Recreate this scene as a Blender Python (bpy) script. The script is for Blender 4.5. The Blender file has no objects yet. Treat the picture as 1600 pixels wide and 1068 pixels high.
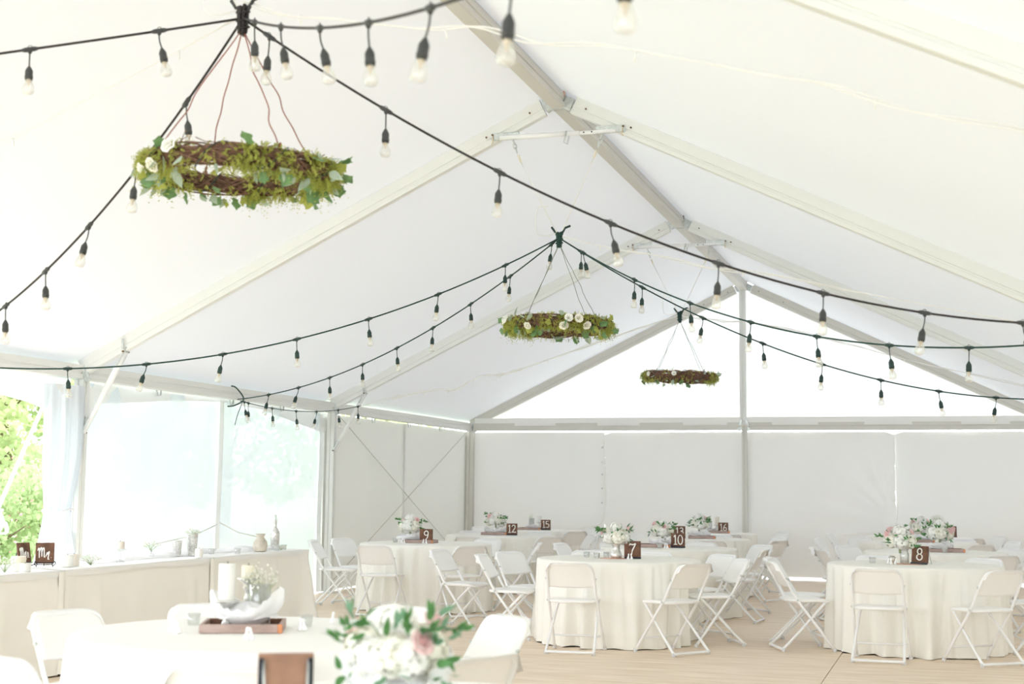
import bpy, math, random
import numpy as np
from mathutils import Vector, Matrix

random.seed(7)
NUM = {7: 'seven', 8: 'eight', 9: 'nine', 10: 'ten', 11: 'eleven', 12: 'twelve', 13: 'thirteen', 14: 'fourteen', 15: 'fifteen', 16: 'sixteen', 17: 'seventeen'}
PI = math.pi
SC = bpy.context.scene
COL = SC.collection

# ------------------------------------------------------------------ camera, sky, exposure
cam_d = bpy.data.cameras.new('camera')
cam = bpy.data.objects.new('camera', cam_d); COL.objects.link(cam); SC.camera = cam
YAW, PITCH, ROLL = .3049, .1058, .0108
cy, sy, cp, sp = math.cos(YAW), math.sin(YAW), math.cos(PITCH), math.sin(PITCH)
F = Vector((-sy*cp, cy*cp, sp)); R0 = Vector((cy, sy, 0)); U0 = R0.cross(F)
RR = R0*math.cos(ROLL) + U0*math.sin(ROLL); UU = U0*math.cos(ROLL) - R0*math.sin(ROLL)
M = Matrix((RR, UU, -F)).transposed().to_4x4(); M.translation = Vector((3.1855, 0, 1.3717))
cam.matrix_world = M
cam_d.sensor_width = 36; cam_d.lens = 2178.68/1600*36
cam_d.clip_start = .05; cam_d.clip_end = 300
cam_d.dof.use_dof = True; cam_d.dof.focus_distance = 12.3; cam_d.dof.aperture_fstop = 2.8

W = bpy.data.worlds.new('overcast sky'); SC.world = W; W.use_nodes = True
nt = W.node_tree; nt.nodes.clear()
wo = nt.nodes.new('ShaderNodeOutputWorld'); bg = nt.nodes.new('ShaderNodeBackground')
bg.inputs[0].default_value = (.938, .984, 1.06, 1); bg.inputs[1].default_value = 4.2
nt.links.new(bg.outputs[0], wo.inputs[0])
SC.view_settings.view_transform = 'Standard'; SC.view_settings.look = 'None'
SC.view_settings.gamma = 1; SC.view_settings.use_curve_mapping = False
SC.view_settings.exposure = .44
SC.cycles.max_bounces = 14; SC.cycles.diffuse_bounces = 8; SC.cycles.transparent_max_bounces = 24

# ------------------------------------------------------------------ tent dimensions
HW, EAVE, APEX = 4.7475, 2.3745, 4.671          # half width, underside of eave beam, underside of ridge hub
ARCH = [.08, 5.743, 11.406, 17.069, 22.732]
SL = (APEX-EAVE)/HW
def roofz(x): return APEX + .165 - SL*abs(x)    # fabric height

# ------------------------------------------------------------------ materials
def mat(name, col, rough=.6, metal=0., spec=.4, noise=0., nscale=8., bump=0., bscale=40., trans=0., alpha=None, stretch=None, col2=None, sheen=0.):
    m = bpy.data.materials.new(name); m.use_nodes = True
    t = m.node_tree; b = t.nodes['Principled BSDF']; out = t.nodes['Material Output']
    b.inputs['Base Color'].default_value = (*col, 1); b.inputs['Roughness'].default_value = rough
    b.inputs['Metallic'].default_value = metal; b.inputs['Specular IOR Level'].default_value = spec
    if noise or bump:
        tc = t.nodes.new('ShaderNodeTexCoord'); mp = t.nodes.new('ShaderNodeMapping')
        t.links.new(tc.outputs['Object'], mp.inputs[0])
        if stretch: mp.inputs['Scale'].default_value = stretch
    if noise:
        n = t.nodes.new('ShaderNodeTexNoise'); n.inputs['Scale'].default_value = nscale; n.inputs['Detail'].default_value = 5
        t.links.new(mp.outputs[0], n.inputs['Vector'])
        r = t.nodes.new('ShaderNodeValToRGB'); c2 = col2 or tuple(c*(1-noise) for c in col)
        r.color_ramp.elements[0].color = (*c2, 1); r.color_ramp.elements[1].color = (*col, 1)
        r.color_ramp.elements[0].position = .35; r.color_ramp.elements[1].position = .65
        t.links.new(n.outputs[0], r.inputs[0]); t.links.new(r.outputs[0], b.inputs['Base Color'])
    if bump:
        n2 = t.nodes.new('ShaderNodeTexNoise'); n2.inputs['Scale'].default_value = bscale
        t.links.new(mp.outputs[0], n2.inputs['Vector'])
        bp = t.nodes.new('ShaderNodeBump'); bp.inputs['Strength'].default_value = bump; bp.inputs['Distance'].default_value = .02
        t.links.new(n2.outputs[0], bp.inputs['Height']); t.links.new(bp.outputs[0], b.inputs['Normal'])
    if trans:
        tr = t.nodes.new('ShaderNodeBsdfTranslucent'); tr.inputs[0].default_value = (*col, 1)
        mx = t.nodes.new('ShaderNodeMixShader'); mx.inputs[0].default_value = trans
        t.links.new(b.outputs[0], mx.inputs[1]); t.links.new(tr.outputs[0], mx.inputs[2]); t.links.new(mx.outputs[0], out.inputs[0])
    if alpha is not None:
        src = out.inputs[0].links[0].from_socket
        tp = t.nodes.new('ShaderNodeBsdfTransparent'); m2 = t.nodes.new('ShaderNodeMixShader'); m2.inputs[0].default_value = alpha
        t.links.new(tp.outputs[0], m2.inputs[1]); t.links.new(src, m2.inputs[2]); t.links.new(m2.outputs[0], out.inputs[0])
    return m

MT = {}
MT['roof'] = mat('roof fabric', (.81, .828, .852), .6, spec=.15, trans=.055)
MT['gable'] = mat('gable fabric', (.89, .895, .89), .6, spec=.15, trans=.20)
MT['block'] = mat('blockout wall fabric', (.85, .845, .82), .6, spec=.2, trans=.035)
MT['valance'] = mat('valance fabric', (.89, .89, .88), .6, spec=.2, trans=.16)
MT['vinyl'] = mat('clear window vinyl', (.80, .87, .93), .25, spec=.5, trans=.17, alpha=.90)
MT['curtain'] = mat('bunched vinyl', (.83, .87, .92), .3, spec=.5, trans=.2, alpha=.86)
MT['alu'] = mat('pale aluminium', (.80, .805, .78), .45, metal=0, spec=.4)  # lighter tone, for rafters, legs and eave beams
MT['alu_dark'] = mat('taupe aluminium', (.66, .64, .59), .45, metal=.1, spec=.5)  # darker, warmer tone, for ridge, gable beam and last arch
MT['steel'] = mat('galvanised steel', (.72, .76, .75), .35, metal=.5, spec=.5, noise=.2, nscale=30)
MT['rust'] = mat('rusty bolt', (.24, .15, .08), .7, noise=.5, nscale=60)
MT['white_plastic'] = mat('white plastic', (.90, .895, .88), .35, spec=.45)
MT['white_metal'] = mat('white painted tube', (.88, .885, .89), .3, spec=.5)
MT['rubber'] = mat('grey white foot cap', (.7, .7, .7), .6)
MT['cloth'] = mat('ivory table linen', (.90, .885, .83), .75, spec=.1, bump=.12, bscale=350)
MT['cloth_white'] = mat('white table linen', (.90, .90, .885), .75, spec=.1, bump=.1, bscale=350)
MT['linen'] = mat('cream skirt linen', (.94, .925, .88), .8, spec=.1, bump=.12, bscale=350)
MT['ply'] = mat('plywood floor', (.87, .745, .61), .55, spec=.3, noise=.16, nscale=3.2, stretch=(.55, 5, 5), bump=.05, bscale=30, col2=(.73, .59, .45))
MT['ground'] = mat('pale gravel', (.42, .41, .36), .9, noise=.3, nscale=20)
MT['grass'] = mat('lawn', (.40, .50, .26), .9, noise=.4, nscale=3, col2=(.38, .52, .22))
MT['leaf_out'] = mat('mid green foliage', (.46, .55, .30), .6, noise=.4, nscale=1.2, trans=.5, col2=(.34, .45, .22))  # leaf green varied at random by noise
MT['leaf_out2'] = mat('yellow green foliage', (.56, .61, .34), .6, noise=.4, nscale=1.2, trans=.5, col2=(.42, .51, .26))
MT['pink'] = mat('pink blossom', (.82, .40, .44), .6, trans=.2)
MT['orange'] = mat('orange blossom', (.85, .5, .12), .6, trans=.2)
MT['bark'] = mat('bark', (.2, .14, .09), .9, noise=.4)
MT['cord'] = mat('black rubber cord', (.022, .017, .017), .45)
MT['cord_green'] = mat('dark green cord', (.012, .05, .04), .45)
MT['socket'] = mat('black socket', (.055, .058, .058), .45)  # black sockets; veiling glare is put into the raised base colour
MT['socket_green'] = mat('dark green socket', (.02, .045, .04), .45)
MT['brass'] = mat('bulb base', (.75, .62, .42), .35, metal=.6)
MT['white_cord'] = mat('white light cord', (.86, .85, .82), .5)
MT['rope'] = mat('white rope', (.86, .85, .80), .8)
MT['strap'] = mat('white webbing', (.9, .9, .9), .7)
MT['vine'] = mat('grapevine', (.27, .15, .10), .8, noise=.5, nscale=40)
MT['wire_red'] = mat('rusty brown wire', (.30, .10, .07), .5)
MT['wire_grey'] = mat('green grey wire', (.22, .25, .20), .5)
MT['cable'] = mat('galvanised cable', (.42, .41, .37), .5)
MT['moss'] = mat('chartreuse fern', (.52, .54, .13), .7, noise=.5, nscale=9, trans=.35, col2=(.34, .38, .08))
MT['ivy'] = mat('ivy leaf', (.20, .36, .15), .5, noise=.35, nscale=25, trans=.2)
MT['sage'] = mat('sage leaf', (.50, .60, .48), .6, noise=.2, nscale=25, trans=.2)
MT['green_leaf'] = mat('bouquet leaf', (.105, .28, .085), .45, noise=.3, nscale=40, trans=.25)
MT['eucalypt'] = mat('eucalyptus leaf', (.17, .33, .20), .5, trans=.2)
MT['cream_petal'] = mat('cream petal', (.965, .95, .86), .6, trans=.10)
MT['white_petal'] = mat('white petal', (.97, .965, .93), .6, trans=.10)
MT['pink_petal'] = mat('pink petal', (.93, .70, .70), .6, trans=.3)
MT['wood'] = mat('stained wood', (.22, .10, .055), .6, noise=.55, nscale=6, stretch=(2.2, 2.2, 2.2), bump=.1, bscale=60, col2=(.085, .04, .025))
MT['wood_tray'] = mat('tray wood', (.25, .125, .08), .6, noise=.5, nscale=7, stretch=(1.5, 8, 8), bump=.1, col2=(.12, .06, .04))
MT['wood_grey'] = mat('weathered tray board', (.50, .38, .34), .65, noise=.4, nscale=7, stretch=(1.5, 8, 8), bump=.1, col2=(.38, .27, .235))
MT['wood_light'] = mat('warm brown back of sign', (.44, .25, .16), .6, noise=.4, nscale=9, col2=(.28, .15, .10))
MT['wood_end'] = mat('orange end grain', (.72, .30, .14), .6, noise=.2, nscale=30)
MT['black_wire'] = mat('black wrought wire', (.03, .035, .045), .4, metal=.4)
MT['paint'] = mat('white lettering paint', (.9, .89, .84), .6)
MT['copper'] = mat('copper placemat', (.75, .46, .34), .35, metal=.6)
MT['mercury'] = mat('mercury glass', (.88, .87, .84), .22, metal=.6, noise=.35, nscale=45)
MT['tulle'] = mat('white tulle', (.965, .965, .985), .8, spec=.1, trans=.18, alpha=.82)
MT['wax_white'] = mat('white wax', (.92, .91, .88), .5, trans=.15)
MT['wax_cream'] = mat('cream wax', (.92, .87, .74), .5, trans=.15)
MT['wax_tan'] = mat('pale tan wax', (.86, .80, .72), .5, trans=.1)
MT['ceramic'] = mat('white ceramic', (.9, .9, .9), .25, spec=.5)
MT['stoneware'] = mat('beige stoneware', (.68, .62, .52), .45, noise=.3, nscale=14)
MT['burlap'] = mat('burlap wrap', (.50, .45, .33), .9, bump=.3, bscale=200)
MT['breath'] = mat('babys breath', (.88, .88, .80), .7, trans=.3)
MT['stem'] = mat('pale green stem', (.35, .42, .22), .6)
MT['favor'] = mat('white favour', (.93, .93, .94), .3, spec=.5)

def glass_mat(name, tint, rough=.03, haze=.06, glossy=.12):
    m = bpy.data.materials.new(name); m.use_nodes = True; t = m.node_tree; t.nodes.clear()
    o = t.nodes.new('ShaderNodeOutputMaterial'); tp = t.nodes.new('ShaderNodeBsdfTransparent'); tp.inputs[0].default_value = (*tint, 1)
    gl = t.nodes.new('ShaderNodeBsdfGlossy'); gl.inputs['Roughness'].default_value = rough
    df = t.nodes.new('ShaderNodeBsdfDiffuse'); df.inputs[0].default_value = (.95, .95, .93, 1)
    lw = t.nodes.new('ShaderNodeLayerWeight'); lw.inputs[0].default_value = .35
    ma = t.nodes.new('ShaderNodeMath'); ma.operation = 'MULTIPLY_ADD'; ma.inputs[1].default_value = .6; ma.inputs[2].default_value = glossy
    t.links.new(lw.outputs['Facing'], ma.inputs[0])
    m1 = t.nodes.new('ShaderNodeMixShader'); m2 = t.nodes.new('ShaderNodeMixShader'); m2.inputs[0].default_value = haze
    t.links.new(ma.outputs[0], m1.inputs[0]); t.links.new(tp.outputs[0], m1.inputs[1]); t.links.new(gl.outputs[0], m1.inputs[2])
    t.links.new(m1.outputs[0], m2.inputs[1]); t.links.new(df.outputs[0], m2.inputs[2]); t.links.new(m2.outputs[0], o.inputs[0])
    return m
MT['bulb'] = glass_mat('clear bulb glass', (.97, .965, .94), .05, .16, .14)
MT['glass'] = glass_mat('clear glass', (.96, .97, .965), .04, .08, .1)

# ------------------------------------------------------------------ mesh helpers
class MB:
    def __init__(s): s.v = []; s.f = []; s.s = []
    def add(s, vs, fs, smooth=True):
        o = len(s.v); s.v.extend(tuple(map(float, v)) for v in vs)
        for f in fs: s.f.append(tuple(i+o for i in f)); s.s.append(smooth)
        return s
    def box(s, c, d, rz=0, m=None):
        x, y, z = d[0]/2, d[1]/2, d[2]/2; c = Vector(c); rot = m or Matrix.Rotation(rz, 3, 'Z')
        vs = [c + rot @ Vector((a*x, b*y, e*z)) for e in (-1, 1) for b in (-1, 1) for a in (-1, 1)]
        return s.add(vs, [(0, 2, 3, 1), (4, 5, 7, 6), (0, 1, 5, 4), (2, 6, 7, 3), (0, 4, 6, 2), (1, 3, 7, 5)], False)
    def bbox(s, c, d, b=.004, rz=0, m=None):       # box with chamfered edges
        x, y, z = d[0]/2, d[1]/2, d[2]/2; c = Vector(c); rot = m or Matrix.Rotation(rz, 3, 'Z')
        b = min(b, x*.8, y*.8, z*.8); vs = []; idx = {}
        for sx in (-1, 1):
            for sy_ in (-1, 1):
                for sz in (-1, 1):
                    for k, (ax, ay, az) in enumerate(((x, y-b, z-b), (x-b, y, z-b), (x-b, y-b, z))):
                        idx[sx, sy_, sz, k] = len(vs); vs.append(c + rot @ Vector((sx*ax, sy_*ay, sz*az)))
        fs = []
        for q in (-1, 1):
            fs.append([idx[q, -1, -1, 0], idx[q, 1, -1, 0], idx[q, 1, 1, 0], idx[q, -1, 1, 0]][::q])
            fs.append([idx[-1, q, -1, 1], idx[-1, q, 1, 1], idx[1, q, 1, 1], idx[1, q, -1, 1]][::q])
            fs.append([idx[-1, -1, q, 2], idx[1, -1, q, 2], idx[1, 1, q, 2], idx[-1, 1, q, 2]][::q])
            for r in (-1, 1):
                fs.append([idx[-1, q, r, 1], idx[-1, q, r, 2], idx[1, q, r, 2], idx[1, q, r, 1]])
                fs.append([idx[q, -1, r, 0], idx[q, -1, r, 2], idx[q, 1, r, 2], idx[q, 1, r, 0]])
                fs.append([idx[q, r, -1, 0], idx[q, r, -1, 1], idx[q, r, 1, 1], idx[q, r, 1, 0]])
                for w in (-1, 1): fs.append([idx[q, r, w, 0], idx[q, r, w, 1], idx[q, r, w, 2]])
        return s.add(vs, fs, False)
    def tube(s, pts, r, n=8, closed=False, flat=1.):
        pts = [Vector(p) for p in pts]; N = len(pts)
        if not hasattr(r, '__len__'): r = [r]*N
        up = None; vs = []
        for i, p in enumerate(pts):
            a = pts[i-1] if (i or closed) else pts[i]; b = pts[(i+1) % N] if (i < N-1 or closed) else pts[i]
            t = (b-a).normalized() if (b-a).length > 1e-9 else Vector((0, 0, 1))
            if up is None:
                up = Vector((0, 0, 1)) if abs(t.z) < .9 else Vector((1, 0, 0))
            side = t.cross(up)
            if side.length < 1e-6: side = t.orthogonal()
            side.normalize(); up = side.cross(t).normalized()
            for k in range(n):
                a_ = 2*PI*k/n; vs.append(p + side*(math.cos(a_)*r[i]) + up*(math.sin(a_)*r[i]*flat))
        fs = []
        for i in range(N if closed else N-1):
            j = (i+1) % N
            for k in range(n): fs.append((i*n+k, i*n+(k+1) % n, j*n+(k+1) % n, j*n+k))
        if not closed: fs += [tuple(range(n))[::-1], tuple((N-1)*n+k for k in range(n))]
        return s.add(vs, fs)
    def lathe(s, prof, n=20, c=(0, 0, 0), m=None):
        c = Vector(c); vs = []; fs = []
        for (r, z) in prof:
            for k in range(n):
                p = Vector((r*math.cos(2*PI*k/n), r*math.sin(2*PI*k/n), z)); vs.append(c + (m @ p if m else p))
        for i in range(len(prof)-1):
            for k in range(n): fs.append((i*n+k, i*n+(k+1) % n, (i+1)*n+(k+1) % n, (i+1)*n+k))
        if prof[0][0] > 1e-6: fs.append(tuple(range(n))[::-1])
        if prof[-1][0] > 1e-6: fs.append(tuple((len(prof)-1)*n+k for k in range(n)))
        return s.add(vs, fs)
    def extr(s, a, b, prof, up=Vector((0, 0, 1))):   # profile (side, up) swept from a to b
        a, b = Vector(a), Vector(b); t = (b-a).normalized(); side = t.cross(up).normalized(); u = side.cross(t); n = len(prof)
        vs = [p + side*q[0] + u*q[1] for p in (a, b) for q in prof]
        fs = [(k, (k+1) % n, n+(k+1) % n, n+k) for k in range(n)] + [tuple(range(n))[::-1], tuple(range(n, 2*n))]
        return s.add(vs, fs, False)
    def grid(s, fn, nu, nv, closed_u=False):
        vs = [fn(i/(nu if closed_u else nu-1), j/(nv-1)) for j in range(nv) for i in range(nu)]
        fs = []
        for j in range(nv-1):
            for i in range(nu if closed_u else nu-1):
                k = (i+1) % nu; fs.append((j*nu+i, j*nu+k, (j+1)*nu+k, (j+1)*nu+i))
        return s.add(vs, fs)
    def mesh(s, name):
        me = bpy.data.meshes.new(name); me.from_pydata(s.v, [], s.f); me.polygons.foreach_set('use_smooth', s.s); me.update(); return me
    def build(s, name, m, parent=None, loc=None):
        me = s.mesh(name); me.materials.append(MT[m]); return put(name, me, parent, loc)
def put(name, me, parent=None, loc=None, rot=None, scale=None):
    o = bpy.data.objects.new(name, me); COL.objects.link(o)
    if parent: o.parent = parent
    if loc is not None: o.location = loc
    if rot is not None: o.rotation_euler = rot
    if scale is not None: o.scale = (scale,)*3 if not hasattr(scale, '__len__') else scale
    return o
def tag(o, label=None, cat=None, group=None, kind=None):
    if label: o['label'] = label
    if cat: o['category'] = cat
    if group: o['group'] = group
    if kind: o['kind'] = kind
    return o
def thing(name, label, cat, loc=(0, 0, 0), rz=0, group=None, kind=None):
    o = bpy.data.objects.new(name, None); COL.objects.link(o); o.location = loc; o.rotation_euler = (0, 0, rz); o.empty_display_size = .1
    return tag(o, label, cat, group, kind)
def copy_tree(o, parent=None):
    c = o.copy(); COL.objects.link(c)
    if parent: c.parent = parent
    for ch in list(o.children): copy_tree(ch, c)
    return c
def struct(mb, name, m, label=None, parent=None):
    return tag(mb.build(name, m, parent), label, None, None, None if parent else 'structure')
def smooth_path(pts, k=6, closed=False):
    P = [Vector(p) for p in pts]; n = len(P); out = []
    for i in range(n if closed else n-1):
        p0 = P[i-1] if (i or closed) else P[0]; p1 = P[i]; p2 = P[(i+1) % n]; p3 = P[(i+2) % n] if (closed or i+2 < n) else P[-1]
        for j in range(k):
            t = j/k; out.append(.5*((2*p1)+(p2-p0)*t+(2*p0-5*p1+4*p2-p3)*t*t+(3*p1-p0-3*p2+p3)*t**3))
    if not closed: out.append(P[-1])
    return out

# ------------------------------------------------------------------ ground and floor
g = MB().grid(lambda u, v: (-60+120*u, -25+95*v, -.12 - .02*math.sin(u*40)), 24, 24)
struct(g, 'ground', 'ground', 'pale gravel ground outside the tent')
def hill(u, v):
    x = -60+53.5*u; y = -10+75*v; d = max(0, -8-x); return (x, y, -.09 + .10*d + .05*math.sin(x*1.3+y*.7)*min(1, d))
struct(MB().grid(hill, 40, 40), 'lawn', 'grass', 'grassy bank rising outside the left side')
fl = thing('floor', 'tan plywood event floor laid in large panels', None, kind='structure')
XJ = [-5.6, -2.63, 2.25, 5.6]; YJ = [-2.0, 3.6, 8.5, 13.4, 18.3, 22.76]
for i in range(3):
    for j in range(5):
        a, b, c, d = XJ[i]+.003, XJ[i+1]-.003, YJ[j]+.002, YJ[j+1]-.002
        MB().bbox(((a+b)/2, (c+d)/2, -.011), (b-a, d-c, .022), .002).build('floor_panel', 'ply', fl)
MB().box((0, 10.38, -.04), (11.1, 24.6, .03)).build('floor_joists', 'bark', fl)

# ------------------------------------------------------------------ tent fabric
def slope(sgn):
    def f(u, v):
        y = -6.4 + 29.2*v; x = u*4.83  # roof runs on unseen behind the camera, lengthened to dim the front light
        k = min(abs(y-a) for a in ARCH+[-5.58]); bay = math.sin(PI*min(1, k/2.83))
        z = roofz(x) + .035*bay*math.sin(PI*u) + .004*math.sin(9*y+5*u)*math.sin(PI*u)
        return (sgn*x, y, z)
    return f
ce = MB(); ce.grid(slope(-1), 14, 90); ce.grid(slope(1), 14, 90)
struct(ce, 'ceiling', 'roof', 'white pitched tent roof fabric')

def val(sgn, y0, y1, pts, nm, lab):            # valance strip under the eave beam, lower edge through pts (y, z)
    def low(y):
        for (a, za), (b, zb) in zip(pts, pts[1:]):
            if a <= y <= b: return za+(zb-za)*(y-a)/(b-a)
        return pts[-1][1]
    mb = MB().grid(lambda u, v: (sgn*(HW+.03+.008*math.sin(u*25)*v), y0+(y1-y0)*u, (EAVE+.17)*(1-v)+low(y0+(y1-y0)*u)*v), 50, 6)
    return struct(mb, nm, 'valance', lab)
val(-1, 11.47, 17.0, [(11.4, 2.14), (12.2, 2.20), (13.2, 2.29), (14.2, 2.34), (15.2, 2.31), (16, 2.22), (17.1, 2.08)], 'trim_1', 'white valance above the clear window bay')
val(-1, 5.8, 11.35, [(5.7, 2.0), (7, 2.2), (8.5, 2.27), (9.8, 2.22), (10.7, 2.12), (11.4, 1.98)], 'trim_2', 'white valance above the open left bay')
val(-1, .1, 5.7, [(0, 2.0), (1.5, 2.2), (2.8, 2.27), (4.2, 2.2), (5.8, 1.98)], 'trim_3', 'white valance above the nearest left bay')

def wrinkle(x, z, seed): return .012*math.sin(3.1*x+seed) + .008*math.sin(7.3*x-2*z+seed*2)
# left wall, last bay: opaque
wl = thing('wall_left', 'off-white fabric wall closing the far left bay', None, kind='structure')
for k, (a, b) in enumerate(((17.0, 19.88), (19.80, 22.80))):
    MB().grid(lambda u, v: (-HW-.03+wrinkle(a+(b-a)*u, v, k*3)*(.35+v*.9)+.006*math.sin(26*u)*(1-v), a+(b-a)*u, (EAVE-.01)*(1-v)+.02*v), 40, 18).build('wall_panel', 'block', wl)
MB().grid(lambda u, v: (-HW-.018+.004*math.sin(v*9), 19.85+.07*u, 2.33*(1-v)+.03*v), 3, 12).build('seam_strip', 'valance', wl)
# clear window bay, two vinyl sheets with a seam between
for k, (a, b) in enumerate(((11.5, 14.24), (14.25, 16.98))):
    def fw_(u, v, a=a, b=b, k=k):
        y = a+(b-a)*u; z = 2.36*(1-v)+.02*v
        return (-HW-.045+.014*math.sin(5*y+2*z+k)+.01*math.sin(11*y-3*z), y, z)
    w = struct(MB().grid(fw_, 40, 24), 'window_%d' % (k+1), 'vinyl', ('near', 'far')[k]+' sheet of hazy clear vinyl in the left window bay')
    b_ = MB()
    if k == 0: b_.grid(lambda u, v: (-HW-.03+.006*math.sin(8*v), 14.20+.10*u, 2.36*(1-v)+.02*v), 4, 10)
    else:
        b_.grid(lambda u, v: (-HW-.03+.006*math.sin(8*v), 16.86+.17*u, 2.3*(1-v)+.02*v), 4, 10)
    b_.build('hem_strip', 'valance', w)
    c_ = MB()                                  # lashing creases running out from the foot of the seam
    if k == 0: c_.tube([(-HW-.02, 14.22, .95), (-HW-.02, 13.7, .84), (-HW-.02, 12.9, .77)], .007)
    else: c_.tube([(-HW-.02, 14.27, .97), (-HW-.02, 14.7, .85), (-HW-.02, 15.3, .77)], .007)
    c_.build('tie_cord', 'valance', w)
# back wall: four hanging panels with open slits between, and the gable
wb = thing('wall_back', 'off-white fabric end wall hung below the gable beam', None, kind='structure')
XS = [-4.70, -2.34, 0.0, 2.34, 4.70]
SLIT = {1: [(2.05, .012), (1.95, .03), (1.83, .03), (1.3, .012), (.95, .02), (.8, .03)], 3: [(2.05, .03), (1.82, .02), (1.4, .03), (1.25, .03), (.95, .028)]}
for k in range(4):
    def fb(u, v, k=k):
        z = (EAVE-.02)*(1-v)+(.045 if k > 1 else .02)*v
        a, b = XS[k]-(.014 if k else .12), XS[k+1]+(.006 if k < 3 else .12)
        if k in SLIT:
            for (zz, wd) in SLIT[k]: a += (wd*.6+.012)*math.exp(-((z-zz)/.05)**2)
        if (k in SLIT or k-1 in SLIT):          # sheets sag away at the top of the seam
            e = max(0, 1-(u if k in SLIT else 1-u)/.06); z -= .05*e*(1-v)**8
        x = a+(b-a)*u
        y = 22.765+.010*math.sin(2.3*x)+.006*math.sin(5*x-z)+.006*(k % 2)
        if k == 2:                              # gathered creases towards the lower tie at the right seam
            d = math.hypot(2.34-x, z-.95); th = math.atan2(.95-z, 2.34-x); y += .020*math.sin(th*17)*math.exp(-((d-.6)/.7)**2)
        return (x, y, z)
    MB().grid(fb, 60, 40).build('wall_panel', 'block', wb)
for x, zs in ((-2.37, (2.1, 1.85, 1.65, 1.42, 1.18)), (2.31, (1.72, 1.25))):
    for z in zs: MB().lathe([(0, -.006), (.014, -.006), (.016, 0), (.014, .006), (0, .006)], 10, (x, 22.745, z), Matrix.Rotation(PI/2, 3, 'X')).build('eyelet', 'steel' if x < 0 else 'paint', wb)
for x in (-2.34, 2.34): MB().tube(smooth_path([(x, 22.74, 2.2), (x+.03, 22.735, 1.5), (x, 22.74, .9), (x-.3, 22.745, .78), (x-.8, 22.75, .72)], 4), .006, 6).build('lacing', 'rope', wb)
ga = MB()
ga.grid(lambda u, v: ((2*u-1)*4.72, 22.79+.01*math.sin(9*u), (EAVE+.20)*(1-v)+max(EAVE+.2, roofz((2*u-1)*4.72)-.01)*v), 41, 10)
struct(ga, 'wall_gable', 'gable', 'bright translucent white gable triangle at the far end')
struct(MB().grid(lambda u, v: ((2*u-1)*4.6, 22.665+.006*math.sin(40*u)*v, (EAVE+.215)*(1-v)+(EAVE+.085)*v), 60, 4), 'trim_4', 'block', 'fabric band laced along the top of the far beam')
# right wall
wr = thing('wall_right', 'off-white fabric wall along the right side', None, kind='structure')
for a, b in ((-8.3, -.0), (.14, 5.68), (5.80, 11.35), (11.47, 17.0), (17.13, 22.67)):  # first panel is unseen behind the camera, added with the longer roof against front light
    k = round(a)
    MB().grid(lambda u, v: (HW+.03+wrinkle(a+(b-a)*u, v, k), a+(b-a)*u, (EAVE-.01)*(1-v)+.03*v), 30, 8).build('wall_panel', 'block', wr)

# ------------------------------------------------------------------ tent frame
RAFP = [(-.032, .15), (.032, .15), (.036, .145), (.036, .06), (.028, .055), (.028, .04), (.036, .035), (.036, .004), (.03, 0), (-.03, 0), (-.036, .004), (-.036, .035), (-.028, .04), (-.028, .055), (-.036, .06), (-.036, .145)]
def post(mb, x, y, z0, z1, w=.1, d=.1):
    p = [(-w/2, -d/2), (-.008, -d/2), (-.008, -d/2+.012), (.008, -d/2+.012), (.008, -d/2), (w/2, -d/2), (w/2, -.008), (w/2-.012, -.008), (w/2-.012, .008), (w/2, .008), (w/2, d/2), (-w/2, d/2), (-w/2, .008), (-w/2+.012, .008), (-w/2+.012, -.008), (-w/2, -.008)]
    n = len(p); vs = [(x+a, y+b, z) for z in (z0, z1) for a, b in p]
    return mb.add(vs, [(k, (k+1) % n, n+(k+1) % n, n+k) for k in range(n)] + [tuple(range(n))[::-1], tuple(range(n, 2*n))], False)
ORD = ['nearest', 'second', 'third', 'last']
def chain(mb, p, n=4, d=Vector((0, 0, -1)), L=.05):
    p = Vector(p)
    for i in range(n):
        s_ = Vector((1, 0, 0)) if i % 2 else Vector((0, 1, 0)); s_ = (s_ - d*s_.dot(d)).normalized()
        c = p + d*(L*.75*i+L*.5)
        mb.tube([c + d*(math.cos(t)*L*.55) + s_*(math.sin(t)*L*.3) for t in [2*PI*k/10 for k in range(10)]], .005, 5, True)
    return p + d*(L*.75*n+.02)
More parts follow.
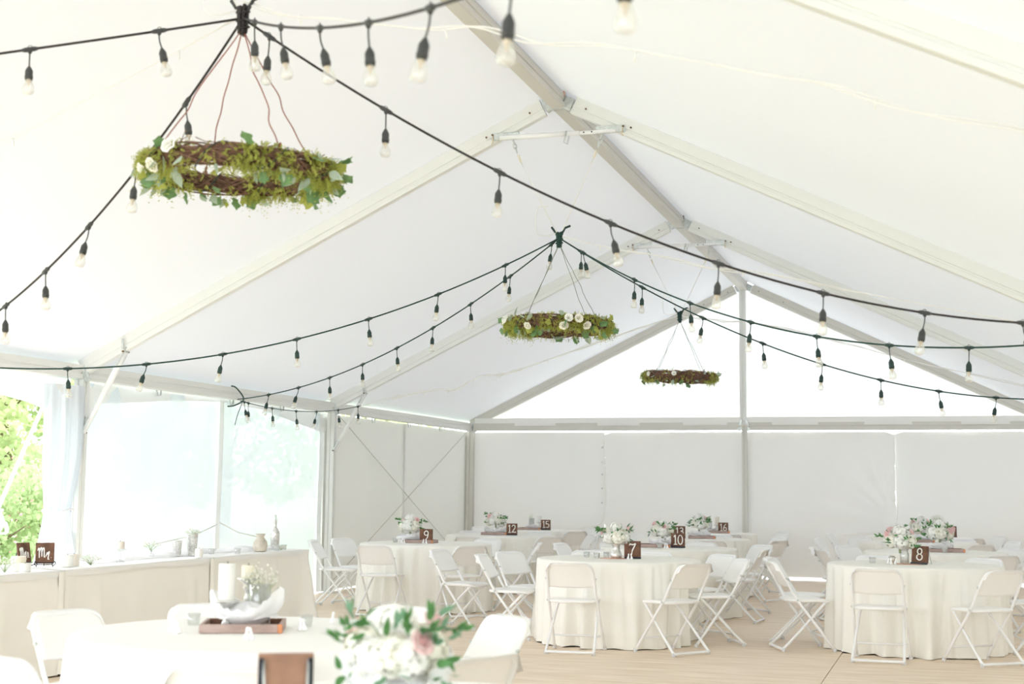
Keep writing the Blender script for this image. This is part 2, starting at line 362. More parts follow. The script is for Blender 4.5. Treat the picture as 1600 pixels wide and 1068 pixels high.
for n, y in enumerate(ARCH):
    lab = ['aluminium frame arch overhead nearest the viewer', 'white rafter arch crossing the top right corner', 'white rafter arch with spreader bar above the middle wreath', 'rafter arch with spreader bar above the far wreath', 'grey rafter arch framing the far gable'][n]
    A = thing('tent_arch', lab, None, (0, y, 0), kind='structure')
    last = n == 4; mm = 'alu_dark' if last else 'alu'
    for sg in (-1, 1):
        d = Vector((sg*HW, 0, EAVE-APEX)).normalized()
        a = Vector((0, 0, APEX)) + d*.12; b = Vector((sg*HW, 0, EAVE)) - d*.10
        rf = MB().extr(a, b, RAFP).build('rafter', mm, A)
        for q in (.16, .6): MB().lathe([(0, 0), (.008, 0), (.008, .012), (0, .012)], 8, (a.x+d.x*q, -.048, a.z+d.z*q+.09), Matrix.Rotation(-PI/2, 3, 'X')).build('bolt', 'rust', rf)
        lg = post(MB(), sg*HW + (.055 if sg < 0 else -.055), 0, 0, EAVE, .12 if last else .1).build('leg', 'alu_dark' if last else 'alu', A)
        MB().bbox((sg*(HW-.055), 0, .006), (.2, .2, .012), .003).build('base_plate', 'steel', lg)
        c = MB(); cx_ = sg*(HW-.06)
        c.bbox((cx_, 0, EAVE+.06), (.09, .11, .13), .006); c.bbox((cx_-sg*.05, -.03, EAVE+.05), (.06, .02, .16), .003, m=Matrix.Rotation(sg*.45, 3, 'Y'))
        c.bbox((cx_, -.06, EAVE+.02), (.05, .02, .05), .003)
        cf = c.build('corner_fitting', 'steel', A)
        for q in ((-.03, .1), (.03, .1), (0, .03), (.03, .05)): MB().tube([(cx_+q[0], -.085, EAVE+q[1]), (cx_+q[0], -.05, EAVE+q[1])], .008, 8).build('bolt', 'rust', cf)
        if 0 < n < 4:                           # knee brace
            p0 = Vector((sg*(HW-.10), -.01, 1.87)); p1 = Vector((sg*4.22, -.01, EAVE+(APEX-EAVE)*(1-4.22/HW)))
            br = MB().tube([p0, p1], .026, 10).build('knee_brace', 'white_metal', A)
            MB().tube([p0+(p1-p0)*.5, p1], .031, 10).build('brace_sleeve', 'white_metal', br)
            for p, k in ((p0, -1), (p1, 1)):
                dd = (p1-p0).normalized(); MB().bbox(p-dd*.05*k, (.02, .075, .2), .004, m=Vector((0, 0, 1)).rotation_difference(dd).to_matrix()).build('brace_bracket', 'steel', br)
                MB().tube([p+Vector((0, -.055, 0)), p+Vector((0, .055, 0))], .009, 8).build('bolt', 'rust', br)
            MB().tube([p1+Vector((0, -.05, .02)), p1+Vector((sg*-.0, -.06, .12))], .012, 6).build('pin', 'steel', br)
    h = MB()
    h.bbox((0, 0, APEX+.02), (.13, .085, .04), .01); h.bbox((0, -.0, APEX+.09), (.05, .10, .15), .006)
    for sg in (-1, 1): h.bbox((sg*.065, 0, APEX+.05), (.14, .066, .11), .008, m=Matrix.Rotation(-sg*math.atan(-SL), 3, 'Y'))
    hb = h.build('ridge_hub', 'steel', A)
    for sg in (-1, 1):
        MB().tube([(sg*.06, -.05, APEX+.10), (sg*.06, -.05, APEX+.15)], .009, 8).build('pin', 'rust' if n % 2 else 'copper', hb)
        MB().tube([(sg*.04, -.055, APEX+.05), (sg*.04, .055, APEX+.05)], .009, 8).build('bolt', 'rust', hb)
    if 0 < n < 4:
        zs = APEX - SL*.50
        sb = MB().tube([(-.52, -.045, zs+.005), (.2, -.045, zs)], .022, 10).tube([(.14, -.045, zs), (.52, -.045, zs)], .017, 10).build('spreader_bar', 'white_metal', A)
        for sg in (-1, 1):
            MB().bbox((sg*.47, -.045, zs+.015), (.26, .022, .07), .01).build('bar_bracket', 'steel', sb)
            MB().tube([(sg*.585, -.07, zs+.03), (sg*.585, .05, zs+.03)], .009, 8).build('bolt', 'rust', sb)
            c = MB(); c.tube([(sg*.585, -.065, zs+.03), (sg*.575, -.07, zs-.03), (sg*.59, -.07, zs-.055)], .005, 6).build('lynch_pin', 'brass', sb)
            c = MB(); chain(c, (sg*.40, -.045, zs-.02), 3, Vector((-sg*.32, 0, -1)).normalized()); c.build('hook_chain', 'steel', sb)
            MB().tube([(sg*.35, -.045, zs-.16), (sg*.325, -.045, zs-.225)], .011, 6).build('rope_end', 'wax_cream', sb)
        MB().tube([(.09, -.07, zs+.02), (.07, -.075, zs-.08), (.1, -.075, zs-.1), (.11, -.07, zs-.03)], .007, 6).build('quick_pin', 'steel', sb)
        for q in (.24, .31): MB().tube([(q, -.066, zs), (q, -.06, zs)], .006, 8).build('pin_hole', 'cord', sb)
# ridge beams and eave beams between arches
for i in range(4):
    y0, y1 = ARCH[i]+.05, ARCH[i+1]-.05
    P = [(-.05, .155), (0, .175), (.05, .155), (.06, .13), (.06, .085), (.05, .08), (.05, .065), (.06, .06), (.06, .02), (.05, .012), (-.05, .012), (-.06, .02), (-.06, .06), (-.05, .065), (-.05, .08), (-.06, .085), (-.06, .13)]
    P = [(a, b-.02) for a, b in P]
    o = MB().extr((0, y0, APEX), (0, y1, APEX), P).build('ridge_beam', 'alu_dark')
    tag(o, 'grey ridge beam of the %s bay' % ORD[i], None, None, 'structure')
    for sg, sd in ((-1, 'left'), (1, 'right')):
        P2 = [(-.045, 0), (.045, 0), (.05, .006), (.05, .05), (.042, .055), (.042, .075), (.05, .08), (.05, .13), (.045, .135), (-.045, .135), (-.05, .13), (-.05, .08), (-.042, .075), (-.042, .055), (-.05, .05), (-.05, .006)]
        o = MB().extr((sg*(HW-.05), y0, EAVE), (sg*(HW-.05), y1, EAVE), P2).build('eave_beam', 'alu')
        tag(o, '%s eave beam of the %s bay' % (sd, ORD[i]), None, None, 'structure')
        if sg < 0:
            for q in ([.25, .5, .75] if i != 2 else [.24, .52, .75]):
                y = y0+(y1-y0)*q; MB().tube([(-HW+.01, y, EAVE+.135), (-HW+.008, y, EAVE+.02), (-HW+.015, y+.02, EAVE-.06), (-HW+.03, y+.05, EAVE-.05), (-HW+.03, y+.06, EAVE+.02)], .009, 6).build('wall_clip', 'steel', o)
for sg in (-1, 1):
    o = MB().extr((sg*.06, 22.70, EAVE), (sg*4.62, 22.70, EAVE), [(-.03, 0), (.03, 0), (.035, .01), (.03, .05), (.03, .07), (.035, .075), (.035, .13), (-.035, .13), (-.035, 0)]).build('gable_beam', 'alu_dark')
    tag(o, '%s half of the beam across the foot of the gable' % ('left' if sg < 0 else 'right'), None, None, 'structure')
cp_ = thing('center_post', 'grey aluminium post in the middle of the far wall', None, (0, 22.70, 0), kind='structure')
post(MB(), .01, -.02, 0, EAVE+.1, .085, .09).build('lower_post', 'alu_dark', cp_)
post(MB(), -.012, 0, EAVE+.1, APEX, .105, .08).build('upper_post', 'alu', cp_)
for sg in (-1, 1):
    j = MB(); j.bbox((sg*.055, -.045, EAVE+.03), (.09, .02, .06), .004, m=Matrix.Rotation(sg*.6, 3, 'Y')); j.bbox((sg*.05, -.045, EAVE+.12), (.05, .02, .1), .004, m=Matrix.Rotation(-sg*.25, 3, 'Y'))
    j.build('splice_plate', 'steel', cp_)
MB().bbox((0, -.07, EAVE+.075), (.2, .02, .018), .003).build('clamp_bar', 'alu_dark', cp_)
for a, b, l in (((17.15, 2.42), (22.65, .1), 'falling'), ((22.65, 2.38), (17.15, .1), 'rising')):
    o = MB().tube([(-HW+.03+(.008 if l == 'falling' else 0), a[0], a[1]), (-HW+.03+(.008 if l == 'falling' else 0), b[0], b[1])], .0042, 6).build('brace_cable', 'cable')
    tag(o, 'thin wind brace cable %s across the far left wall' % l, 'cable')

# ------------------------------------------------------------------ folding chair (faces +Y, origin on the floor under the seat)
def chair_meshes():
    R = {}
    def me(mb, nm, m): k = mb.mesh(nm); k.materials.append(MT[m]); R[nm] = k
    # long tube: front foot - seat side - up round the backrest - down to the other front foot
    half = [(.222, .225, .015), (.216, .06, .235), (.208, -.10, .445), (.204, -.165, .56), (.198, -.235, .68)]
    top = [(.185, -.266, .733), (.150, -.278, .753), (.10, -.284, .755)]
    L = half+top; pts = [Vector(p) for p in L]+[Vector((-x, y, z)) for x, y, z in L[::-1]]
    me(MB().tube(smooth_path(pts, 3), .0122, 9), 'back_frame', 'white_metal')
    h = [(.172, .165, .425), (.180, .10, .36), (.196, -.08, .17), (.205, -.205, .045), (.20, -.232, .026), (.17, -.238, .024)]
    pts = [Vector(p) for p in h]+[Vector((-x, y, z)) for x, y, z in h[::-1]]
    me(MB().tube(smooth_path(pts, 3), .0118, 9), 'rear_leg_frame', 'white_metal')
    me(MB().tube([(-.216, .145, .125), (.216, .145, .125)], .008, 7), 'crossbar', 'white_metal')
    # backrest shell, curved, rounded top corners, rolled over the tube
    def yz(z): return -.165-(z-.56)/(.753-.56)*.113
    def br(u, v):
        a = 2*u-1; zt = .772 - .070*max(0, (abs(a)-.66)/.34)**2.2; zb = .552 + .010*a*a
        z = zb+(zt-zb)*v; roll = max(0, (v-.86)/.14)
        x = a*(.212-.012*v); y = yz(z)+.024-.016*(1-a*a)*1.4-.03*roll**2+(.0 if abs(a) < .93 else -.022*((abs(a)-.93)/.07)**2)
        return Vector((x, y, z))
    n, m = 23, 12; vs = []; fs = []
    for side in (0, 1):
        for j in range(m):
            for i in range(n):
                p = br(i/(n-1), j/(m-1)); vs.append(p - Vector((0, .014*side, .004*side*(j == m-1))))
    for j in range(m-1):
        for i in range(n-1):
            k = j*n+i; fs.append((k, k+1, k+n+1, k+n)); q = n*m; fs.append((q+k, q+k+n, q+k+n+1, q+k+1))
    q = n*m
    for i in range(n-1): fs += [(i, q+i, q+i+1, i+1), ((m-1)*n+i, (m-1)*n+i+1, q+(m-1)*n+i+1, q+(m-1)*n+i)]
    for j in range(m-1): fs += [(j*n, (j+1)*n, q+(j+1)*n, q+j*n), (j*n+n-1, q+j*n+n-1, q+(j+1)*n+n-1, (j+1)*n+n-1)]
    me(MB().add(vs, fs), 'backrest', 'white_plastic')
    # seat shell: rounded square with a rolled front lip and a scalloped rear edge
    out = []
    for k in range(40):
        t = 2*PI*k/40; c, s_ = math.cos(t), math.sin(t); e = .45
        x = .205*math.copysign(abs(c)**e, c); y = .015+.205*math.copysign(abs(s_)**e, s_)
        if s_ < -.5: y += .018*math.cos(x/.205*PI*1.5)**2
        out.append((x, y))
    vs = []; rings = [(.0, .446), (.45, .446), (.86, .452), (.97, .449), (1, .440), (.985, .428), (.93, .424), (.5, .424), (0, .424)]
    for f, z in rings:
        for x, y in out: vs.append((x*f, .015+(y-.015)*f, z - (.012*max(0, (y-.015)/.205)**3*f if z > .42 else .012*max(0, (y-.015)/.205)**3*f)))
    fs = [(a*40+k, a*40+(k+1) % 40, (a+1)*40+(k+1) % 40, (a+1)*40+k) for a in range(len(rings)-1) for k in range(40)]
    me(MB().add(vs, fs), 'seat', 'white_plastic')
    me(MB().lathe([(.011, .034), (.0165, .032), (.018, .004), (.016, 0)], 10), 'foot_cap', 'rubber')
    me(MB().tube([(-.006, 0, 0), (.006, 0, 0)], .009, 8), 'rivet', 'steel')
    return R
CM = chair_meshes()
_proto = None
def chair(x, y, rz, label, group='white folding chairs', name='folding_chair'):
    t = thing(name, label, 'chair', (x, y, 0), rz, group)
    for nm in ('back_frame', 'rear_leg_frame', 'crossbar', 'backrest', 'seat'): put(nm, CM[nm], t)
    for sx in (-1, 1):
        put('foot_cap', CM['foot_cap'], t, (sx*.222, .226, 0)); put('foot_cap', CM['foot_cap'], t, (sx*.203, -.222, 0))
        put('rivet', CM['rivet'], t, (sx*.222, -.10, .443)); put('rivet', CM['rivet'], t, (sx*.214, -.20, .63))
    return t

# ------------------------------------------------------------------ round tables with floor-length cloths
TBL = {'A': (.30, 5.5), 'B': (1.70, 3.62), 7: (.22, 12.8), 8: (2.85, 13.15), 9: (-2.65, 15.3), 10: (.15, 15.6), 11: (3.0, 16.1),
       12: (-2.8, 18.6), 13: (-.15, 18.85), 14: (2.75, 19.2), 15: (-3.1, 21.3), 16: (-.42, 21.5), 17: (2.7, 21.7)}
SEAT = {'A': [(162, 1.02), (-107, .99), (128, 1.02), (-66, 1.02), (82, 1.02), (50, 1.02), (-24, 1.08)],
        7: [(-98, 1.04, 12), (-50, 1.02, 15), (2, .87, 25), (50, 1.0), (88, 1.03), (116, 1.03), (158, 1.06), (-172, 1.02)],
        8: [(-104, 1.04, 11), (-57, 1.03, 6), (-158, 1.03), (170, 1.04), (62, 1.03), (108, 1.03), (8, 1.03)],
        9: [(-96, 1.03, 6), (-48, 1.03), (162, 1.03), (-168, 1.05), (74, 1.03), (118, 1.03), (14, 1.03)],
        10: [(174, 1.03), (-26, .92, 22), (84, 1.03), (46, 1.03), (132, 1.03)],
        11: [(178, 1.03), (-152, 1.03), (140, 1.03), (50, 1.03), (104, 1.03), (-60, 1.03)],
        12: [(-90, 1.03), (-42, 1.03), (128, 1.03), (82, 1.03), (30, 1.03)],
        13: [(-70, 1.03), (-32, 1.16), (36, 1.03), (84, 1.03), (140, 1.03)],
        14: [(172, 1.03), (128, 1.03), (64, 1.03), (-54, 1.03), (22, 1.03)],
        15: [(-46, 1.03), (18, 1.03), (150, 1.03), (60, 1.03)],
        16: [(-66, 1.03), (34, 1.03), (80, 1.03)],
        17: [(172, 1.03), (-54, 1.03), (100, 1.03), (28, 1.03)]}
DESC = {'A': 'the foreground table with the candle tray', 'B': 'the nearest table with the big bouquet', 11: 'the table just behind number eight'}
for k in (7, 8, 9, 10, 12, 13, 14, 15, 16, 17): DESC[k] = 'the number %s table' % NUM[k]
CL = {}
def cloth(key):
    cx, cy_ = TBL[key]; rg = random.Random(str(key)); fr = [(rg.uniform(.4, 1)*(1.2 if k > 12 else .7), k, rg.uniform(0, 6.28)) for k in (5, 9, 13, 17, 22, 26, 31)]
    ind = [(math.radians(e[0]), e[1]) for e in SEAT.get(key, []) if e[1] < 1.0]
    N = 300
    cre = [(rg.uniform(0, 2*PI), rg.uniform(.3, 1), rg.uniform(.022, .05), rg.uniform(-.03, .03), rg.uniform(.02, .5)) for _ in range(34)]
    def f(t): q = sum(a*math.cos(k*t+p) for a, k, p in fr)/2.2; return math.copysign(abs(q)**.8, q) if q < 0 else q*1.15
    rings = [(0, .752), (.4, .752), (.70, .752), (.745, .751), (.757, .747), (.762, .738)]
    drop = [.70, .65, .58, .5, .42, .34, .26, .18, .1, .05, .014]
    def fn(u, v):
        t = 2*PI*u; i = round(v*(len(rings)+len(drop)-1))
        if i < len(rings): r, z = rings[i]; r += 0 if i < 5 else .003*f(t)
        else:
            z = drop[i-len(rings)]; q = (.74-z)/.74
            r = .764 + .018*q + (.005+.036*q**.75)*f(t) - sum(dp*.030*min(1, q/(.15+st))**.8*math.exp(-(((t-c0-sk*q*3+PI) % (2*PI)-PI)/(wd*(.6+q)))**2) for c0, dp, wd, sk, st in cre); z = max(.003, z-.008 + (.006*f(t+.2) if z < .03 else 0))
            for a, d in ind:
                da = abs((t-a+PI) % (2*PI)-PI); lim = d-.235; wdt = math.exp(-(da/.36)**4); h = 1 if z < .5 else max(0, 1-(z-.5)/.2)
                r -= max(0, r-lim)*wdt*h
        return (r*math.cos(t), r*math.sin(t), z)
    o = MB().grid(fn, N, len(rings)+len(drop), True).build('tablecloth', 'cloth_white' if key in ('A', 'B') else 'cloth', None, (cx, cy_, 0))
    lab = {'A': 'white cloth on the foreground round table carrying the candle tray', 'B': 'white cloth on the nearest round table at the bottom edge, under the big bouquet',
           11: 'ivory floor-length cloth on the round table just behind number eight'}.get(key, 'ivory floor-length cloth on the round table signed number %s' % NUM.get(key))
    CL[key] = tag(o, lab, 'tablecloth', 'round tablecloths')
SECT = {0: 'right side', 1: 'far right side', 2: 'far side', 3: 'far left side', 4: 'left side', 5: 'near left side', 6: 'near side', 7: 'near right side'}
for key in TBL: cloth(key)
for key, L in SEAT.items():
    cx, cy_ = TBL[key]; used = {}
    names = []
    for a, d, *_ in L:
        s_ = round((a % 360)/45) % 8
        if s_ in used.values():                 # nearest free sector
            s_ = min((q for q in range(8) if q not in used.values()), key=lambda q: abs(((a-q*45+180) % 360)-180))
        used[a] = s_
    for a, d, *hd in L:
        t = math.radians(a); jit = math.radians(hd[0]) if hd else random.uniform(-.06, .06)
        chair(cx+d*math.cos(t), cy_+d*math.sin(t), t+PI/2+jit, 'white folding chair on the %s of %s' % (SECT[used[a]], DESC[key]))
chair(-1.50, 13.35, -PI/2-.12, 'white folding chair turned sideways between tables nine and seven')

# ------------------------------------------------------------------ head table: three skirted tables in a row
HX0, HX1, HZ = -3.80, -3.02, .755
hy = [6.66, 8.84, 11.02, 12.95]
for k in range(3):
    a, b = hy[k]+.012, hy[k+1]-.012; rg = random.Random(k)
    cr = [(rg.uniform(a, b), rg.uniform(-.9, .9), rg.uniform(.008, .022), rg.uniform(.04, .09)) for _ in range(10)]
    per = []
    for i in range(60): per.append((HX1, a+(b-a)*i/60, 1, 0))
    for i in range(16): per.append((HX1+(HX0-HX1)*i/16, b, 0, 1))
    for i in range(40): per.append((HX0, b+(a-b)*i/40, -1, 0))
    for i in range(16): per.append((HX0+(HX1-HX0)*i/16, a, 0, -1))
    n = len(per); vs = []; zs = [HZ, HZ-.006, HZ-.03, .68, .6, .5, .4, .3, .2, .1, .05, .012]
    for j, z in enumerate(zs):
        q = (HZ-z)/HZ
        for (x, y, nx, ny) in per:
            o_ = 0 if j == 0 else .006+.010*q
            if nx: o_ += q**.5*sum(w*math.exp(-((y-c-s_*(HZ-z))/e)**2) for c, s_, w, e in cr)
            dcor = min(math.hypot(x-px_, y-py_) for px_ in (HX0, HX1) for py_ in (a, b))
            if j > 1 and ny and k < 2: o_ = min(o_, .008)
            if j > 1: o_ += .13*q*math.exp(-(dcor/.10)**2)*(1 if k == 2 and not (nx > 0 and y < a+.3) else .12)
            vs.append((x+nx*o_, y+ny*(o_ if k == 2 or ny < 0 and k == 0 else min(o_, .010)), z))
    fs = [(j*n+i, j*n+(i+1) % n, (j+1)*n+(i+1) % n, (j+1)*n+i) for j in range(len(zs)-1) for i in range(n)]
    fs.append(tuple(range(n)))
    o = MB().add(vs, fs).build('skirted_table', 'linen')
    tag(o, 'long %s table with cream linen skirt, %s in the row along the left wall' % (('head', 'nearest'), ('head', 'middle'), ('head', 'farthest'))[k], 'table', 'head tables along the left wall')
    # folds hanging from the corner, one loose pleat each
    for yy in ((b-.02,) if k < 2 else ()):
        MB().grid(lambda u, v: (HX1+.022+.03*math.sin(PI*u)*(.3+v), yy-.03+.075*u, (HZ-.01)*(1-v)+.02*v), 8, 8).build('corner_pleat', 'cloth', o)
    top = MB().grid(lambda u, v: (HX0+.004+(HX1-HX0+.012)*min(1, u/.9), a+.002+(b-a-.004)*v, HZ+.003+.0015*math.sin(u*20+v*13)-(.0 if u < .9 else (.045+.006*math.sin(9*v))*(u-.9)/.1)), 31, 24).build('table_topper', 'cloth_white', o)

# ------------------------------------------------------------------ bulb strings
def socket_mesh():
    mb = MB()
    mb.lathe([(.004, 0), (.008, -.006), (.0165, -.022), (.0178, -.028), (.0178, -.052), (.0195, -.054), (.0195, -.058), (.0178, -.060), (.0175, -.070), (0, -.070)], 12)
    return mb
SOCK = {c: socket_mesh().mesh('socket') for c in ('b', 'g')}
SOCK['b'].materials.append(MT['socket']); SOCK['g'].materials.append(MT['socket_green'])
bm_ = MB().lathe([(.0125, -.066), (.0135, -.076), (.017, -.086), (.0225, -.10), (.0255, -.112), (.0262, -.122), (.0245, -.132), (.019, -.1385), (.008, -.1415), (0, -.142)], 14)
BULB = bm_.mesh('bulb'); BULB.materials.append(MT['bulb'])
bb = MB().lathe([(.0128, -.070), (.0132, -.0735), (.0122, -.077), (.0128, -.080), (.006, -.083), (.0035, -.10), (0, -.102)], 10); BASE = bb.mesh('bulb_base'); BASE.materials.append(MT['brass'])
def string(name, label, H, K, sag, ts, colr='b', r=.0062, extra=(), tilt=.12, t1=1.0, cap=None):
    H, K = Vector(H), Vector(K)
    def P(t): q = H+(K-H)*t; return q - Vector((0, 0, 4*sag*t*(1-t)))
    S = thing(name, label, 'string light', H, 0, 'bulb string lights')
    n = 48; pts = [P(t1*i/n) for i in range(n+1)] + [Vector(e) for e in extra]
    MB().tube([p-H for p in pts], r, 7).build('cord', 'cord' if colr == 'b' else 'cord_green', S)
    rg = random.Random(name+label)
    for t in ts:
        p = P(t); tg = (P(t+.01)-P(t-.01)).normalized()
        k = socket(S, p-H, tg, colr, r, rg, tilt)
    return S
def socket(S, p, tg, colr, r, rg, tilt):
    ax, ay = rg.gauss(0, tilt), rg.gauss(0, tilt); drop = rg.uniform(.062, .075)
    down = (Matrix.Rotation(ax, 3, 'X') @ Matrix.Rotation(ay, 3, 'Y')) @ Vector((0, 0, -1))
    tip = p + Vector((0, 0, -.018)) + down*drop
    c = MB(); c.tube([p-tg*.035, p-tg*.02, p+tg*.02, p+tg*.035], [r*1.3, r*1.9, r*1.9, r*1.3], 8)
    c.tube([p, p+Vector((0, 0, -.014)), p+Vector((0, 0, -.022))], [.013, .010, .005], 8)
    c.tube([p+Vector((0, 0, .006))+tg*(.010*math.cos(a))+Vector((0, 0, .009*math.sin(a)+.004)) for a in [2*PI*q/8 for q in range(8)]], .0018, 5, True)
    c.tube(smooth_path([p+Vector((0, 0, -.018)), p+Vector((0, 0, -.018))+(down*.5+Vector((0, 0, -.5)))*drop*.5, tip], 4), .0035, 6)
    cn = c.build('lamp_holder', 'socket' if colr == 'b' else 'socket_green', S)
    m = Vector((0, 0, -1)).rotation_difference(down).to_euler()
    so = put('socket', SOCK[colr], cn, tip, m)
    so.parent = S
    bu = put('bulb', BULB, so); put('bulb_base', BASE, so)
    return so
HUB1, HUB2, HUB3 = Vector((0, 5.78, 3.60)), Vector((0, 11.45, 3.54)), Vector((0, 17.07, 3.55))
R_ = lambda t0, dt, n: [t0+dt*i for i in range(n)]
string('string_light', 'black bulb string from the nearest hub to the upper left edge', HUB1, (-4.7, 2.93, 2.42), .054, R_(.07, .1041, 9))
string('string_light', 'black bulb string from the nearest hub steeply down to the left edge', HUB1, (-4.7, 7.97, 2.39), .72, R_(.0857, .0833, 11))
string('string_light', 'black bulb string sweeping from the nearest hub right across the picture', HUB1, (4.7, 8.45, 2.39), .547, R_(.0236, .105, 9))
string('string_light', 'black bulb string from the nearest hub leaving over the top edge', HUB1, (4.7, .44, 2.54), .42, [.035]+R_(.1042, .0861, 9))
string('string_light', 'dark green bulb string from the middle hub to the left edge', HUB2, (-4.7, 8.21, 2.36), .535, R_(.0847, .1025, 9), 'g')
string('string_light', 'dark green bulb string from the middle hub to the left eave above the window', HUB2, (-4.7, 13.56, 2.31), .377, R_(.0165, .0929, 9), 'g', t1=.86)
string('string_light', 'dark green bulb string from the middle hub curving to the right edge, nearer one', HUB2, (4.7, 8.59, 2.40), .502, R_(.0549, .1083, 9), 'g')
string('string_light', 'dark green bulb string from the middle hub towards the far right eave', HUB2, (4.7, 13.73, 2.29), .477, R_(.0372, .1036, 9), 'g')
e0 = (-4.60, 14.35, 2.36)
string('string_light', 'dark green bulb string running along the left eave beam', e0, (-4.24, 16.98, 2.46), .10, [.03, .06, .24, .43, .60, .79, .97], 'g', .005)
o = MB().tube(smooth_path([(-4.64, 14.2, 2.52), (-4.6, 14.25, 2.5), (-4.55, 14.34, 2.38), (-4.58, 14.2, 2.30), (-4.62, 14.1, 2.28)], 4), .008, 6).tube(smooth_path([(-4.55, 14.34, 2.38), (-4.6, 14.3, 2.2), (-4.62, 14.28, 2.08)], 4), .004, 6).build('cable_tie', 'cord_green')
tag(o, 'dark tie gathering two bulb strings at the left eave beam', 'cable')

# hubs: the knots of cord that the strings and wreath wires hang from
def hub(c, lab, colr, arch, tall):
    H = thing('hanging_hub', lab, 'cord knot', c, 0, None); rg = random.Random(lab); mb = MB()
    for k in range(7):
        a = 2*PI*k/7; x, y = .018*math.cos(a), .018*math.sin(a)
        mb.tube(smooth_path([(x*1.3, y, .045+.02*rg.random()), (x, y*1.4, .0), (x*.8, y, -.06-.03*rg.random())], 3), .009, 6)
    for z in (-.045, -.01, .03): mb.tube([(.03*math.cos(q), .03*math.sin(q), z+.01*math.sin(q)) for q in [2*PI*i/12 for i in range(12)]], .006, 5, True)
    mb.build('cord_knot', 'cord' if colr == 'b' else 'cord_green', H)
    mb = MB()
    for (a, b) in (((-.02, 0, .03), (-.075, .02, .10)), ((.02, 0, .03), (.05, .0, .085)), ((.05, 0, .085), (.10, -.01, .10))): mb.tube([a, b], .010, 7)
    mb.build('plug', 'socket' if colr == 'b' else 'socket_green', H)
    y = arch-c[1]; zs = APEX - SL*.50
    for sg in (-1, 1):
        rp = MB().tube([(sg*.02, 0, .04), (sg*.325, y-.045, zs-.225-c[2])], .0042, 6).build('rope', 'rope', H)
    loop = MB(); loop.tube(smooth_path([(-.01, 0, .05), (-.12, -.02, .02), (-.2, -.02, .06), (-.2, 0, .26), (-.10, 0, .28)], 5), .004, 5); loop.build('loose_wire', 'white_cord', H)
    return H
hub(HUB1, 'black cord knot at the hub above the nearest wreath', 'b', ARCH[1], 1)
hub(HUB2, 'dark green cord knot at the hub above the middle wreath', 'g', ARCH[2], 1)
hub(HUB3, 'small grey hook at the hub above the farthest wreath', 'g', ARCH[3], 1)

# white twisted light cords
def fairy(label, pts, seed, amp=.02, r=.0048):
    rg = random.Random(seed); P = smooth_path(pts, 16); n = len(P); o = MB()
    for k in range(2):
        ph = rg.uniform(0, 6); q = []
        for i, p in enumerate(P):
            a = i*.55+k*PI+ph; w = amp*(.6+.6*math.sin(i*.21+seed)); q.append(p+Vector((math.cos(a)*w*.5, math.sin(a)*w*.5, w*math.sin(a*.83+k))))
        o.tube(q, r, 5)
    ob = o.build('white_light_cord', 'white_cord'); ob.name = 'white_light_cord'
    for i in range(9, n-4, 17): MB().tube([P[i], P[i]+Vector((.012*math.sin(i), 0, -.045))], .005, 6).build('mini_bulb', 'white_cord', ob)
    return tag(ob, label, 'light cord')
fairy('white twisted light cord from the nearest hub crossing the right roof slope', [(0, 5.78, 3.66), (.6, 5.80, 3.53), (1.3, 5.83, 3.42), (2.2, 5.85, 3.22), (3.2, 5.85, 2.92), (4.6, 5.78, 2.45)], 1)
fairy('faint white light cord from the nearest hub going down left', [(0, 5.78, 3.62), (-.8, 5.9, 3.36), (-2.0, 6.0, 3.02), (-4.6, 5.80, 2.5)], 2, .008, .003)
fairy('white twisted light cord from the middle hub down the right roof slope', [(0, 11.45, 3.55), (.8, 11.42, 3.35), (2.2, 11.40, 3.05), (4.6, 11.40, 2.5)], 3)
fairy('white zigzag light cord from the left eave up to the farthest hub', [(-4.22, 16.98, 2.46), (-3.7, 17.0, 2.58), (-3.2, 17.02, 2.66), (-2.95, 17.02, 2.66), (-2.6, 17.03, 2.83), (-2.25, 17.03, 2.86), (-1.6, 17.04, 3.06), (-.8, 17.06, 3.32), (0, 17.07, 3.56)], 4, .012, .009)
fairy('pale cord from the farthest hub sagging to the right eave', [(0, 17.07, 3.55), (.5, 17.1, 3.48), (1.0, 17.1, 3.43), (1.9, 17.1, 3.2), (3.0, 17.1, 2.88), (4.6, 17.07, 2.5)], 5, .012)

# ------------------------------------------------------------------ leaves, flowers
def leaf_mesh(nm, L, Wd, m, lobes=0, curl=.15, n=7):
    mb = MB(); vs = []; 
    for i in range(n+1):
        t = i/n; w = Wd*math.sin(PI*min(1, t**.75*1.0))*(1-.25*t)
        if lobes: w *= 1+.45*math.cos(lobes*PI*t)
        z = -curl*L*t*t
        vs += [(-w, t*L, z+.12*w), (0, t*L, z), (w, t*L, z+.12*w)]
    fs = []
    for i in range(n): a = i*3; fs += [(a, a+1, a+4, a+3), (a+1, a+2, a+5, a+4)]
    mb.add(vs, fs); k = mb.mesh(nm); k.materials.append(MT[m]); return k
LEAF = {'ivy': leaf_mesh('ivy_leaf', .095, .048, 'ivy', 3.0), 'sage': leaf_mesh('sage_leaf', .085, .024, 'sage'),
        'ivy2': leaf_mesh('ivy_leaf', .085, .044, 'moss', 3.0), 'green': leaf_mesh('leaf', .07, .016, 'green_leaf', 0, .3), 'euc': leaf_mesh('leaf', .075, .015, 'eucalypt', 0, .35)}
